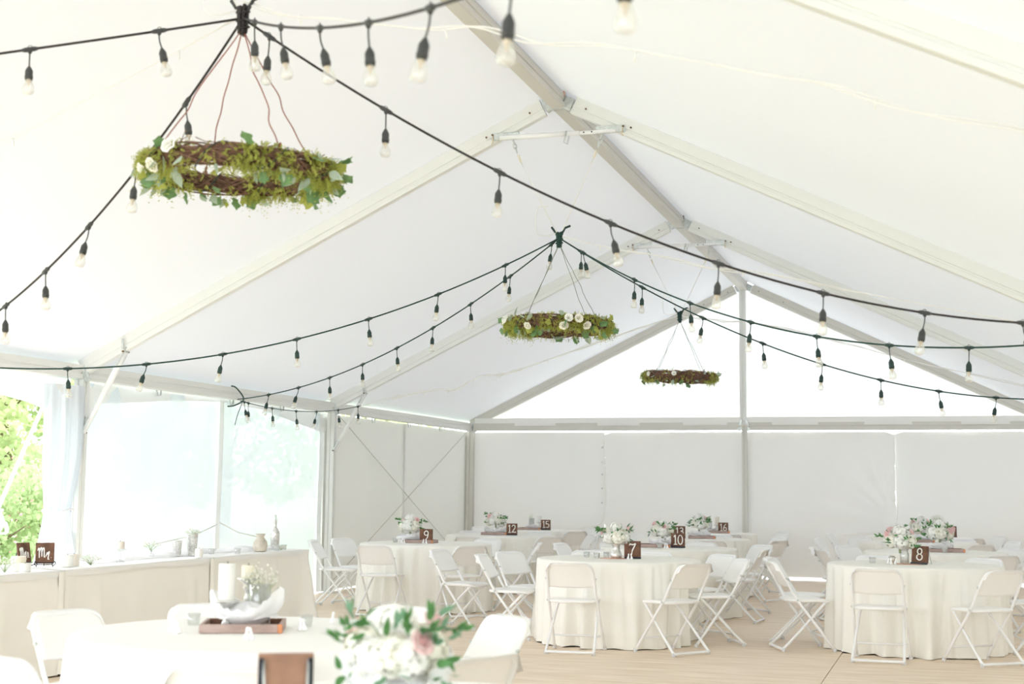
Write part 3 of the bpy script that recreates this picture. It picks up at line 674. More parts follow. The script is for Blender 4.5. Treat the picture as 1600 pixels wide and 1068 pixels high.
def rose_mesh(m, R=.035, seed=0):
    rg = random.Random(seed); mb = MB()
    for ring, (n, rr, h, op) in enumerate(((3, .25, 1.0, .15), (4, .48, .95, .35), (5, .75, .8, .65), (6, 1.0, .55, 1.0))):
        for k in range(n):
            a0 = 2*PI*k/n+ring*.7; wd = 2*PI/n*.75
            mb.grid(lambda u, v: (R*rr*(.35+.65*v**.7+.12*op*v**4)*math.cos(a0+(u-.5)*wd*1.3), R*rr*(.35+.65*v**.7+.12*op*v**4)*math.sin(a0+(u-.5)*wd*1.3), R*(1.15*h*math.sin(v*PI/2)**(1.2)-.35*op*max(0, v-.75)*2*1-.25*((u-.5)*2)**2*v)), 5, 5)
    k = mb.mesh('rose'); k.materials.append(MT[m]); return k
ROSE = {m: rose_mesh(m, .034, i) for i, m in enumerate(('white_petal', 'cream_petal', 'pink_petal'))}
def hyd_mesh(m, R=.062, nf=62, seed=0):
    rg = random.Random(seed); mb = MB()
    mb.lathe([(0, -R*.75), (R*.6, -R*.55), (R*.82, 0), (R*.6, R*.6), (0, R*.82)], 12)
    for i in range(nf):
        z = 1-1.75*(i+.5)/nf; a = i*2.39996; rr = math.sqrt(max(0, 1-z*z)); nrm = Vector((rr*math.cos(a), rr*math.sin(a), z))
        nrm = (nrm+Vector((rg.gauss(0, .12), rg.gauss(0, .12), rg.gauss(0, .12)))).normalized()
        t1 = nrm.orthogonal().normalized(); t2 = nrm.cross(t1); a0 = rg.uniform(0, 6); c = nrm*R*rg.uniform(.88, 1.04); s_ = R*rg.uniform(.22, .30)
        for k in range(4):
            b = a0+k*PI/2; d = t1*math.cos(b)+t2*math.sin(b); e = nrm.cross(d)
            mb.add([c, c+d*s_*.6+e*s_*.55+nrm*s_*.25, c+d*s_*1.25+nrm*s_*.05, c+d*s_*.6-e*s_*.55+nrm*s_*.25], [(0, 1, 2, 3)])
    k = mb.mesh('hydrangea'); k.materials.append(MT[m]); return k
HYD = [hyd_mesh('white_petal', seed=1), hyd_mesh('cream_petal', seed=2)]
def rnd_dir(rg): 
    while True:
        v = Vector((rg.uniform(-1, 1), rg.uniform(-1, 1), rg.uniform(-1, 1)))
        if .1 < v.length < 1: return v.normalized()
def orient(d, roll, base=Vector((0, 1, 0))):
    return (Matrix.Rotation(roll, 3, d) @ base.rotation_difference(d).to_matrix()).to_euler()

# ------------------------------------------------------------------ wreaths
def wreath(c, hubp, lab, seed, wire, moss_gap, nleaf, rot=0, roses=4, tilt=(0, 0), mossn=1500):
    rg = random.Random(seed); W_ = thing('hanging_wreath', lab, 'wreath', c, 0, 'greenery wreaths hung as chandeliers')
    R, rx, rz = .405, .052, .048; T = Matrix.Rotation(tilt[0], 3, 'X') @ Matrix.Rotation(tilt[1], 3, 'Y')
    mb = MB()
    for k in range(64):
        ph, q, w = rg.uniform(0, 6.28), rg.choice((2, 3, 4, 5))*rg.choice((-1, 1)), rg.uniform(.3, 1.05); of = rg.uniform(-.012, .012)
        pts = []
        for i in range(54):
            a = 2*PI*i/54; b = ph+q*a+.5*math.sin(3*a+ph)
            r = R+of*.4+w*rx*math.cos(b); pts.append(T @ Vector((r*math.cos(a), r*math.sin(a), w*rz*math.sin(b)+of)))
        mb.tube(pts, rg.uniform(.0028, .0058), 5, True)
    for k in range(46):                         # stray twig ends
        a = rg.uniform(0, 6.28); r = R+rg.uniform(-.06, .06); p = Vector((r*math.cos(a), r*math.sin(a), rg.uniform(.0, .05)))
        d = Vector((-math.sin(a), math.cos(a), rg.uniform(-.1, .35)))*rg.choice((-1, 1)) + rnd_dir(rg)*.3
        mb.tube([T @ p, T @ (p+d*.06), T @ (p+d*.10+Vector((0, 0, rg.uniform(-.02, .03))))], .0022, 4)
    mb.build('vine_ring', 'vine', W_)
    # fern sprigs, one mass
    V, Fq = [], []
    def dens(a):                                # more moss away from the bare stretches
        for (c0, w) in moss_gap:
            if abs((a-c0+PI) % (2*PI)-PI) < w: return .16
        return 1
    cnt = 0
    while cnt < mossn:
        a = rg.uniform(0, 6.28)
        if rg.random() > dens(a)*(.55+.45*math.sin(7*a+seed)*math.sin(11*a+2*seed)): continue
        cnt += 1
        b = rg.uniform(-2.9, 1.0) if rg.random() < .82 else rg.uniform(1.0, 3.0)   # mostly outside and below
        ra = Vector((math.cos(a), math.sin(a), 0)); n_ = ra*math.cos(b)+Vector((0, 0, math.sin(b)))
        p = ra*R + Vector((n_.x*rx*1.0, n_.y*rx*1.0, n_.z*rz*1.0))
        d = (n_*.8+rnd_dir(rg)*.8+Vector((0, 0, -.35))).normalized(); L = rg.uniform(.018, .055)*(2.0 if (b < -.6 and rg.random() < .16) else 1)
        sd = d.orthogonal().normalized(); sd = Matrix.Rotation(rg.uniform(0, 6.28), 3, d) @ sd; up = d.cross(sd)
        for i in range(5):
            t = (i+.5)/5; q = p+d*L*t+Vector((0, 0, -.25*L*t*t))
            for s_ in (-1, 1):
                l = .013*(1.1-t*.6); e = (sd*s_+d*.7).normalized(); w = up*.0035+d*.002; k = len(V)
                V += [T @ q, T @ (q+e*l*.5+w), T @ (q+e*l), T @ (q+e*l*.5-w)]; Fq.append((k, k+1, k+2, k+3))
    me = bpy.data.meshes.new('fern'); me.from_pydata([tuple(v) for v in V], [], Fq); me.materials.append(MT['moss']); fo = put('fern_sprigs', me, W_); fo['kind'] = 'stuff'
    for k in range(nleaf):
        a = rg.uniform(0, 6.28); b = rg.uniform(-2.6, 1.2); ra = Vector((math.cos(a), math.sin(a), 0)); n_ = ra*math.cos(b)+Vector((0, 0, math.sin(b)))
        p = T @ (ra*R + Vector((n_.x*.074, n_.y*.074, n_.z*.068))); d = (n_*.55+rnd_dir(rg)*.75+Vector((0, 0, -.2))).normalized()
        kd = rg.choice(('ivy', 'sage', 'sage', 'sage', 'sage', 'ivy', 'ivy2'))
        put('leaf', LEAF[kd], W_, p, orient(d, rg.uniform(0, 6.28)), rg.uniform(.7, 1.15)*(.85 if kd == 'ivy' else .9))
    for a in (roses if isinstance(roses, (list, tuple)) else [rg.uniform(3.3, 6.0) for _ in range(roses)]):
        b = rg.uniform(-.9, .4); ra = Vector((math.cos(a), math.sin(a), 0)); n_ = ra*math.cos(b)+Vector((0, 0, math.sin(b)))
        put('rose', ROSE['white_petal' if rg.random() < .6 else 'cream_petal'], W_, T @ (ra*R + Vector((n_.x*.074, n_.y*.074, n_.z*.066))), orient(n_, 0, Vector((0, 0, 1))), rg.uniform(.8, 1.15))
    mb = MB()                                   # green mini-light cord wound round the ring
    mb.tube([T @ Vector(((R+.066*math.cos(9*a))*math.cos(a), (R+.066*math.cos(9*a))*math.sin(a), .058*math.sin(9*a))) for a in [2*PI*i/160 for i in range(160)]], .0028, 4, True)
    mb.build('mini_light_wire', 'cord_green', W_)
    hv = Vector(hubp)-Vector(c)
    for k in range(4):
        a = rot+PI/4+k*PI/2; e = T @ Vector((R*math.cos(a), R*math.sin(a), .045)); s0 = hv+Vector((.012*math.cos(a), .012*math.sin(a), -.07))
        pts = [s0+(e-s0)*t+Vector((rg.gauss(0, wire), rg.gauss(0, wire), 0))*math.sin(PI*t) for t in [i/9 for i in range(10)]]
        mb = MB().tube(smooth_path(pts, 4), .0032 if wire > .005 else .0028, 5)
        mb.tube([e+Vector((.012*math.cos(q), 0, .012*math.sin(q))) for q in [2*PI*i/8 for i in range(8)]], .003, 4, True)
        mb.tube([e, e+Vector((.004, 0, .03))], .006, 5)
        mb.build('hanging_wire', 'wire_red' if wire > .005 else 'wire_grey', W_)
    return W_
wreath((0, 5.80, 2.86), HUB1, 'nearest hanging wreath of leafy fern and bare twigs, upper left', 11, .007, [(4.85, .30), (2.35, .35)], 96, .15, [4.0, 4.25, 4.5], (.03, .03), 2500)
wreath((0, 11.45, 2.775), HUB2, 'middle hanging wreath of dense fern and ivy under the second hub', 23, .004, [(1.5, .9)], 84, .35, 6, (.0, 0), 2400)
wreath((0, 17.07, 2.79), HUB3, 'farthest hanging wreath, mostly bare vine with sparse leaves', 37, .004, [(4.9, .9), (1.6, 1.2)], 20, .2, [4.0, 4.75], (0, .03), 750)

# ------------------------------------------------------------------ painted signs
def arc(cx, cy_, rx, ry, a0, a1, n=14): return [(cx+rx*math.cos(math.radians(a0+(a1-a0)*i/n)), cy_+ry*math.sin(math.radians(a0+(a1-a0)*i/n))) for i in range(n+1)]
GL = {'0': (.62, [arc(.3, .5, .25, .5, 90, 450, 24)]),
      '1': (.5, [[(.08, .8), (.24, .98), (.26, .96), (.26, 0)], [(.06, 0), (.46, 0)]]),
      '2': (.62, [[(.08, .76), (.14, .93), (.3, 1), (.46, .92), (.5, .74), (.4, .48), (.2, .2), (.06, .02)], [(.06, .02), (.36, .05), (.56, 0), (.56, .12)]]),
      '3': (.6, [[(.06, .88), (.26, 1), (.47, .88), (.44, .64), (.22, .54), (.47, .46), (.54, .22), (.34, .02), (.06, .08)]]),
      '4': (.6, [[(.4, 0), (.4, .99), (.39, 1), (.02, .33), (.04, .31), (.57, .31)]]),
      '5': (.6, [[(.52, .99), (.14, .98), (.13, .96), (.09, .56), (.3, .62), (.52, .45), (.5, .16), (.28, 0), (.04, .1)]]),
      '6': (.6, [[(.48, .95), (.26, .82), (.09, .42), (.1, .12), (.3, 0), (.5, .12), (.5, .36), (.32, .5), (.12, .36)]]),
      '7': (.6, [[(.04, .82), (.06, .96), (.26, .90), (.44, .93), (.58, 1), (.46, .72), (.28, .36), (.22, .0)]]),
      '8': (.6, [arc(.3, .75, .2, .25, -90, 270, 20), arc(.3, .25, .25, .26, 90, 450, 22)]),
      '9': (.6, [[(.48, .62), (.3, .5), (.1, .62), (.1, .86), (.3, 1), (.49, .88), (.5, .62), (.42, .25), (.2, .0)]]),
      'M': (.95, [[(.02, .62), (.12, .86), (.2, .7), (.2, .0)], [(.2, .45), (.34, .84), (.46, .84), (.5, .1)], [(.5, .5), (.62, .84), (.74, .8), (.78, .1), (.88, .12)]]),
      'r': (.55, [[(.02, .12), (.16, .5), (.18, .3), (.34, .52), (.40, .5), (.30, .1), (.28, -.12), (.42, -.1)]]),
      's': (.4, [[(.02, .12), (.22, .5), (.32, .22), (.2, .02), (.04, .08)]]),
      '.': (.2, [[(.06, .02), (.09, .03)]])}
def lettering(txt, h, wmax=None):
    mb = MB(); w = sum(GL[c][0] for c in txt)*h; k = 1 if not wmax or w < wmax else wmax/w; x = -w*k/2
    for c in txt:
        adv, st = GL[c]
        for s_ in st:
            P = [(x+px_*h*k, 0, (py_-.5)*h) for px_, py_ in s_]
            P = smooth_path(P, 4) if len(P) > 2 else [Vector(p) for p in P]
            n = len(P); mb.tube(P, [h*(.058 if txt[0] != 'M' else .046)*(1.15 if .15 < i/n < .85 else .85) for i in range(n)], 6, flat=1.)
        x += adv*h*k
    for i, v in enumerate(mb.v): mb.v[i] = (v[0], v[1]*.25, v[2])
    return mb
CAMXY = Vector((3.1855, 0))
def face_cam(x, y): d = CAMXY-Vector((x, y)); return math.atan2(d.y, d.x)+PI/2
def sign(txt, x, y, label, rz=None, z=.753, back=False, S=.153, jit=0., group='table number signs on small easels'):
    s_ = thing('table_sign', label, 'sign', (x, y, z), (face_cam(x, y) if rz is None else rz)+jit, group)
    ti = math.radians(-9); m = Matrix.Rotation(ti, 3, 'X'); c = Vector((0, 0, .010)); e_ = ti
    b = MB().bbox(c+m @ Vector((0, 0, S/2)), (S, .018, S),   .003, m=m).build('board', 'wood_light' if back else 'wood', s_)
    if txt:
        n = lettering(txt, S*.66, S*.80).build('lettering', 'paint', s_); n.location = c+m @ Vector((0, -.0105, S*.52)); n.rotation_euler = (ti, 0, 0)
    MB().bbox((0, -.014, .010), (S*1.0, .03, .016), .003).build('ledge', 'black_wire' if not back else 'wood', s_)
    for sx in (-1, 1):
        MB().tube([(sx*S*.46, .016, .012), (sx*S*.44, .045, S*.98)], .008 if back else .004, 6).build('easel_upright', 'black_wire', s_)
        MB().tube([(sx*S*.40, .040, S*.96), (sx*S*.36, .125, .003)], .0035, 6).build('easel_leg', 'steel', s_)
    return s_

# ------------------------------------------------------------------ bouquets, vases, trays
def vase(x, y, z, prof, m, label, name='vase', cat='vase', n=20):
    o = MB().lathe(prof, n).build(name, m, None, (x, y, z)); return tag(o, label, cat)
def bouquet(x, y, z, label, R=.11, seed=0, nh=6, nr=3, nl=20, sc=1., group='flower bouquets on the tables', big=False, stems=.1):
    lsc = .9 if big else .88
    rg = random.Random(seed); B = thing('flower_bouquet', label, 'bouquet', (x, y, z), rg.uniform(0, 6), group)
    for k in range(nh):
        if k == 0: d = Vector((0, 0, 1))
        else: a = 2*PI*k/(nh-1)+rg.uniform(-.2, .2); d = Vector((math.cos(a)*.9, math.sin(a)*.9, rg.uniform(-.05, .35))).normalized()
        put('hydrangea', HYD[k % 2], B, d*R*.72, orient(d, rg.uniform(0, 6), Vector((0, 0, 1))), sc*rg.uniform(.85, 1.1)*R/.11)
    for k in range(nr):
        a = rg.uniform(0, 6.28); d = Vector((math.cos(a)*.8, math.sin(a)*.8, rg.uniform(.25, .9))).normalized()
        put('rose', ROSE['pink_petal' if k % 4 != 3 else 'cream_petal'], B, d*R*1.10, orient(d, 0, Vector((0, 0, 1))), sc*rg.uniform(.8, 1.05)*R/.11)
    if big: B.rotation_euler = (0, 0, 0)
    for k in range(nl):
        a = rg.gauss(-1.2, .8) if big and k % 2 else rg.uniform(0, 6.28); d = Vector((math.cos(a), math.sin(a), rg.uniform(-.5 if big else -.25, .95))).normalized()
        p = d*R*(rg.uniform(1.15, 1.42) if big else rg.uniform(.95, 1.28)); e = (d*.8+rnd_dir(rg)*.7).normalized()
        kd = 'green' if rg.random() < .68 else 'euc'
        put('leaf', LEAF[kd], B, p, orient(e, rg.uniform(0, 6.28)), sc*lsc*rg.uniform(.6, 1.05)*(R/.11)**.5)
        if rg.random() < .4:
            for s_ in (-1, 1): put('leaf', LEAF[kd], B, p+e*.02, orient((e+rnd_dir(rg)*.6).normalized(), rg.uniform(0, 6.28)), sc*lsc*rg.uniform(.55, .85))
    for k in range(4):                          # outer sprigs
        a = rg.uniform(0, 6.28); d = Vector((math.cos(a), math.sin(a), rg.uniform(.1, .8))).normalized(); P = smooth_path([d*R*.6, d*R*1.3+Vector((0, 0, .01)), d*R*1.75+Vector((0, 0, -.01))], 4)
        MB().tube(P, .0018, 5).build('sprig_stem', 'green_leaf', B)
        for i in (5, 6, 7, 8):
            for s_ in (-1, 1): put('leaf', LEAF['green'], B, P[min(i, len(P)-1)], orient((d+rnd_dir(rg)*.9).normalized(), rg.uniform(0, 6)), sc*lsc*rg.uniform(.45, .65))
    MB().tube([(0, 0, R*.1), (.004, 0, -stems)], .012, 6).build('stems', 'stem', B)
    return B
def tray(x, y, rz, label, L=.36, D=.26, H=.036, z=.753, m='wood_tray', group='wooden trays on the tables'):
    t = thing('wooden_tray', label, 'tray', (x, y, z), rz, group); w = .016
    MB().bbox((0, 0, .006), (L-.02, D-.02, .010), .002).build('tray_bottom', m, t)
    MB().bbox((-.010, -D/2+w/2, H/2+.001), (L-.02, w, H), .002).build('side_board', 'wood_grey' if m == 'wood_tray' else m, t)
    tag(MB().bbox((L/2-.010, -D/2+w/2, H/2+.001), (.02, w+.001, H), .002).build('corner_end', 'wood_end', t), 'orange end grain corner')
    MB().bbox((0, D/2-w/2, H/2+.001), (L, w, H), .002).build('side_board', m, t)
    for sx in (-1, 1): MB().bbox((sx*(L/2-w/2), 0, H/2+.001), (w, D-2*w, H), .002).build('side_board', 'wood_grey' if m == 'wood_tray' else m, t)
    return t
def tulle(x, y, rz, label, L=.32, D=.22, H=.11, z=.765, seed=0, group='white tulle nests on the trays', edge=.5):
    rg = random.Random(seed); ph = [rg.uniform(0, 6) for _ in range(6)]
    def f(u, v):
        t = 2*PI*u; k = v; r = .25+.75*math.sin(min(1, k*1.25)*PI/2)
        q = 1+.06*math.sin(4*t+ph[0])+.035*math.sin(11*t+ph[1])*k
        z_ = H*(k**1.1)*(.75+.25*math.sin(2*t+ph[2])+.07*math.sin(5*t+ph[3])*k + edge*.3*abs(math.cos(t)))
        return (L/2*r*q*math.cos(t), D/2*r*q*math.sin(t), .001+z_ + .006*math.sin(17*t+ph[4]+9*k)*k)
    mb = MB().grid(f, 72, 10, True)
    def g2(u, v):                               # inner puff
        t = 2*PI*u; r = (1-v)*.92; return (L/2*r*math.cos(t), D/2*r*math.sin(t), H*(.35+.45*math.sin(v*PI/2))*(1+.12*math.sin(6*t+ph[5]+5*v)))
    mb.grid(g2, 48, 9, True)
    o = mb.build('tulle_nest', 'tulle', None, (x, y, z)); o.rotation_euler = (0, 0, rz); return tag(o, label, 'tulle', group)
MERC = [(.030, 0), (.050, .004), (.056, .02), (.050, .045), (.036, .075), (.034, .10), (.046, .13), (.050, .135), (.046, .133), (.030, .10), (0, .02)]
JAR = [(.034, 0), (.040, .004), (.041, .085), (.034, .10), (.034, .12), (.037, .122), (.0365, .126), (.032, .126), (.031, .10), (.037, .083), (.036, .006), (0, .005)]
BOWL = [(.02, 0), (.032, .003), (.034, .01), (.042, .05), (.048, .085), (.046, .085), (.038, .05), (.02, .012), (0, .01)]
SQV = [(.038, 0), (.042, .002), (.0425, .165), (.0405, .167), (.040, .006), (0, .005)]
CUP = [(.022, 0), (.025, .002), (.031, .052), (.0295, .052), (.024, .006), (0, .005)]
FAV = [(.010, 0), (.013, .002), (.013, .010), (.008, .022), (.0055, .036), (.0065, .040), (.0065, .048), (.003, .053), (0, .054)]
FAVM = MB().lathe(FAV, 10).mesh('favour_bottle'); FAVM.materials.append(MT['favor'])
CUPM = MB().lathe(CUP, 16).mesh('votive_glass'); CUPM.materials.append(MT['glass'])
def favours(lst, label, group, z=.753):
    order = sorted(lst); n = len(lst); words = {1: [''], 2: ['left of two: ', 'right of two: '], 3: ['leftmost of three: ', 'middle of three: ', 'rightmost of three: ']}.get(n) or ['leftmost: ', 'second from left: ', 'third from left: ', 'fourth from left: ', 'fifth from left: ', 'rightmost: '][:n-1]+['rightmost: ']
    for (x, y, a) in lst:
        o = put('favour_bottle', FAVM, None, (x, y, z), (0, a, 0)); tag(o, words[order.index((x, y, a))]+label, 'party favour', group)
def cup(x, y, label, z=.753, m=None): return tag(put('votive_glass', CUPM, None, (x, y, z)), label, 'glass')

# table 7: mercury vase on a copper mat
x7, y7 = TBL[7]
o = MB().lathe([(0, 0), (.135, 0), (.137, .002), (.135, .004), (0, .004)], 28).build('placemat', 'copper', None, (x7-.03, y7-.05, .753)); tag(o, 'round copper mat under the silver vase on table seven', 'mat')
vase(x7-.02, y7-.02, .757, MERC, 'mercury', 'fluted mercury glass vase on table seven', 'vase')
bouquet(x7-.02, y7-.02, .945, 'white hydrangea and pink rose bouquet in the silver vase on table seven', .115, 71, 7, 4, 24)
sign('7', x7+.14, y7-.04, 'dark wood sign painted with a white number seven', jit=.05)
favours([(x7+.12, y7-.14, .12), (x7+.155, y7-.14, -.15)], 'small white favour bottle lying before the seven sign', 'favours by sign seven')
for i, (dx, dy) in enumerate(((-.18, -.12), (-.14, .1), (-.32, .05))): cup(x7+dx, y7+dy, ['clear votive glass left of the vase on table seven', 'clear votive glass behind the vase on table seven', 'clear votive glass far left on table seven'][i])
# table 8: glass jar on a copper mat
x8, y8 = TBL[8]
o = MB().lathe([(0, 0), (.135, 0), (.137, .002), (.135, .004), (0, .004)], 28).build('placemat', 'copper', None, (x8-.06, y8-.06, .753)); tag(o, 'round copper mat under the glass jar on table eight', 'mat')
vase(x8-.08, y8-.02, .757, JAR, 'glass', 'clear glass jar with stems on table eight', 'glass_jar', 'jar')
bouquet(x8-.12, y8-.02, .945, 'white hydrangea bouquet with dark leaves in the jar on table eight', .118, 82, 7, 4, 26)
sign('8', x8+.05, y8-.06, 'dark wood sign painted with a white number eight', jit=-.42)
o = vase(x8-.19, y8-.02, .757, [(.012, 0), (.03, .008), (.038, .03), (.034, .052), (.02, .064), (.016, .062), (.03, .03), (0, .01)], 'mercury', 'small round silver votive on table eight', 'votive', 'votive')
favours([(x8-.16, y8-.15, .2), (x8-.19, y8-.16, -.1), (x8-.22, y8-.1, .1)], 'small white favour bottle before the jar on table eight', 'favours on table eight')
cup(x8-.36, y8-.02, 'clear votive glass left of the jar on table eight')
# tray tables
def cfg(k, trx, flx, sgx, flr=.10, seed=0, vs=BOWL, vm='ceramic', sgy=-.10, fl=True, vz=.77, nh=7):
    x, y = TBL[k]; a = .3
    tray(x+trx, y-.03, a*.4, 'low dark wood tray on table %s' % NUM[k] if k != 11 else 'low dark wood tray on the table behind number eight')
    w = 'table %s' % NUM[k] if k != 11 else 'the table behind number eight'
    tulle(x+flx, y-.01, a, 'white tulle nest round the vase on %s' % w, .30, .2, .085, seed=seed)
    if fl:
        vase(x+flx, y, vz, vs, vm, 'small white vase in the tulle on %s' % w)
        bouquet(x+flx, y, vz+.16, {9: 'round white hydrangea bouquet with one pink rose on table nine', 10: 'white hydrangea bouquet with pink buds and side sprigs on table ten', 12: 'cream bouquet with pink roses and trailing leaves on table twelve', 13: 'yellowish cream bouquet with pink rose on table thirteen', 11: 'big white and pink bouquet on the table behind number eight', 14: 'pink and white bouquet on table fourteen'}[k], flr, seed, nh, 2 if k in (9, 10) else 4, 10 if k == 9 else 24)
    if sgx is not None: sign(str(k), x+sgx, y+sgy, 'dark wood sign painted with a white number %s' % NUM[k], jit=random.uniform(-.12, .12))
cfg(9, -.06, -.20, .04, .115, 91, nh=7)
cfg(10, -.16, -.08, .12, .105, 102)
cfg(12, -.07, -.08, .19, .115, 123)
cfg(13, .12, .08, -.17, .115, 134)
cfg(11, .12, .05, None, .125, 111, nh=6)
cfg(14, .02, .05, -.21, .12, 145, sgy=.05)
favours([(TBL[9][0]-.20, TBL[9][1]-.25, .1), (TBL[9][0]-.17, TBL[9][1]-.25, -.1), (TBL[9][0]+.06, TBL[9][1]-.25, .1), (TBL[9][0]+.10, TBL[9][1]-.25, -.1)], 'small white favour bottle on table nine', 'favours on table nine')
favours([(TBL[10][0]+.0, TBL[10][1]-.25, .1), (TBL[10][0]+.03, TBL[10][1]-.25, -.1)], 'small white favour bottle on table ten', 'favours on table ten')
cup(TBL[10][0]-.06, TBL[10][1]-.24, 'clear square votive glass before the tray on table ten'); cup(TBL[9][0]-.36, TBL[9][1]-.06, 'clear votive glass left on table nine')
cup(TBL[11][0]+.10, TBL[11][1]-.22, 'clear votive glass before the tray behind number eight')
# tables 15, 16, 17: tray, candle on a stand, clear jar
def candle(x, y, z, r, h, m, label, name='pillar_candle'):
    c = thing(name, label, 'candle', (x, y, z)); MB().lathe([(r*.97, 0), (r, .004), (r, h-.006), (r*.9, h), (r*.55, h-.006), (0, h-.008)], 22).build('wax', m, c)
    MB().tube([(0, 0, h-.008), (.001, 0, h+.008)], .0018, 5).build('wick', 'black_wire', c); return c
STAND = [(.042, 0), (.044, .004), (.03, .010), (.012, .02), (.009, .035), (.014, .045), (.009, .055), (.013, .07), (.010, .082), (.03, .092), (.048, .098), (.048, .104), (.040, .103), (0, .102)]
def breath(x, y, z, label, R=.07, n=90, h=.10, seed=0, m='breath', group="baby's breath sprigs"):
    rg = random.Random(seed); b = thing('babys_breath', label, 'flowers', (x, y, z), 0, group); st, bl = MB(), MB()
    for k in range(n):
        a = rg.uniform(0, 6.28); rr = R*math.sqrt(rg.random()); p = Vector((rr*math.cos(a), rr*math.sin(a), h*(.55+.5*rg.random())*(1-.3*rr/R)))
        if k % 3 == 0: st.tube([(0, 0, 0), p*.55+Vector((0, 0, .01)), p], .0009, 4)
        s_ = rg.uniform(.0035, .0065); bl.lathe([(0, -s_), (s_, 0), (0, s_)], 5, p)
    st.build('stems', 'stem', b); o = bl.build('blossoms', m, b); o['kind'] = 'stuff'; return b
for k, (tx, sx, jx, cx_) in {15: (-.08, .19, -.06, .06), 16: (.18, .27, .05, .16), 17: (.3, .47, .28, .16)}.items():
    x, y = TBL[k]
    if k != 17: tray(x+tx, y-.02, .1, 'low dark wood tray on table %s by the far wall' % NUM[k])
    tulle(x+jx, y+.02, .2, 'white tulle nest on table %s by the far wall' % NUM[k], .2, .18, .07, seed=k)
    if k != 17:
        vase(x+cx_, y+.03, .77, STAND, 'glass', 'glass candle stand on table %s' % NUM[k], 'candle_stand', 'candle holder')
        candle(x+cx_, y+.03, .874, .035, .13 if k == 16 else .10, 'wax_white' if k == 15 else 'wax_tan', 'pale pillar candle on the stand on table %s' % NUM[k])
        vase(x+jx, y, .77, SQV, 'glass', 'tall clear jar of sprigs on table %s' % NUM[k], 'glass_jar', 'jar')
        breath(x+jx, y, .86, "pale green sprigs in the jar on table %s" % NUM[k], .05, 50, .16, k)
        for q in range(2): put('leaf', LEAF['euc'], None, (x+jx, y, .93), (.4, q*2., 1.), 1) if False else None
    else:
        vase(x+jx, y, .755, [(.05, 0), (.055, .004), (.056, .15), (.046, .16), (.046, .175), (.05, .178), (.044, .178), (.044, .16), (0, .02)], 'burlap', 'burlap wrapped jar on table seventeen by the far wall', 'burlap_jar', 'jar')
        breath(x+jx, y, .92, "full bunch of baby's breath in the burlap jar on table seventeen", .11, 170, .17, 17)
    sign(str(k), x+sx, y-.06, 'dark wood sign painted with a white number %s' % NUM[k], jit=.1)

# nearest table B: big bouquet in tulle and the back of a sign
xb, yb = TBL['B']
vase(1.69, 3.70, .753, MERC, 'mercury', 'silver vase under the big bouquet at the bottom edge')
tulle(1.69, 3.70, .3, 'white tulle wrapped round the big bouquet at the bottom edge', .30, .26, .15, .755, 55)
bouquet(1.69, 3.70, .905, 'big blurred white bouquet with green leaves at the bottom edge', .118, 9, 10, 4, 52, big=True)
sign(None, 1.40, 3.60, 'brown wooden sign seen from behind at the bottom edge', back=True, jit=PI+.02)

# foreground table A: tray with candles, jar and tulle
tray(.228, 5.545, .41, 'reddish wood tray with candles on the foreground table', .35, .30, .037)
tulle(.235, 5.56, .41, 'white tulle nest in the foreground tray', .30, .22, .125, .766, 3, edge=1.)
vase(.165, 5.50, .766, [(.045, 0), (.047, .004), (.02, .012), (.014, .03), (.02, .05), (.014, .07), (.016, .09), (.04, .102), (.056, .112), (.056, .120), (.05, .119), (0, .117)], 'mercury', 'low glass pedestal under the tall candle in the foreground tray', 'candle_stand', 'candle holder')
candle(.165, 5.50, .884, .0365, .158, 'wax_white', 'tall white pillar candle in the foreground tray')
vase(.185, 5.655, .766, [(.04, 0), (.042, .004), (.012, .02), (.010, .05), (.018, .06), (.010, .072), (.010, .10), (.020, .112), (.012, .125), (.012, .15), (.026, .16), (.014, .175), (.03, .19), (.05, .2), (.05, .205), (0, .203)], 'mercury', 'tall turned silver candlestick in the foreground tray', 'candlestick', 'candle holder')
candle(.185, 5.655, .970, .030, .058, 'wax_cream', 'short round candle on the silver candlestick in the foreground tray')
vase(.270, 5.61, .772, [(.042, 0), (.046, .002), (.0465, .175), (.0445, .177), (.044, .006), (0, .005)], 'glass', 'tall clear glass jar in the foreground tray', 'glass_jar', 'jar')
breath(.275, 5.61, .86, "baby's breath in the clear jar of the foreground tray", .085, 90, .19, 5)
cup(-.085, 5.66, 'clear votive glass left of the foreground tray'); cup(.405, 5.80, 'clear votive glass right of the foreground tray')
favours([(.425, 5.20, .1), (.45, 5.21, -.3)], 'small white favour bottle before the foreground tray', 'favours before the foreground tray')
favours([(-.05, 5.42, .3), (-.02, 5.36, -.1), (.015, 5.33, .2), (-.10, 5.5, -.2), (-.13, 5.56, .1), (.05, 5.31, -.25)], 'small white favour bottle in the row left of the foreground tray', 'favours left of the foreground tray')
favours([(.46, 5.62, .1), (.48, 5.63, -.2)], 'small white favour bottle right of the foreground tray', 'favours right of the foreground tray')
favours([(.45, 5.98, .1)], 'single white favour bottle far right on the foreground table', None)

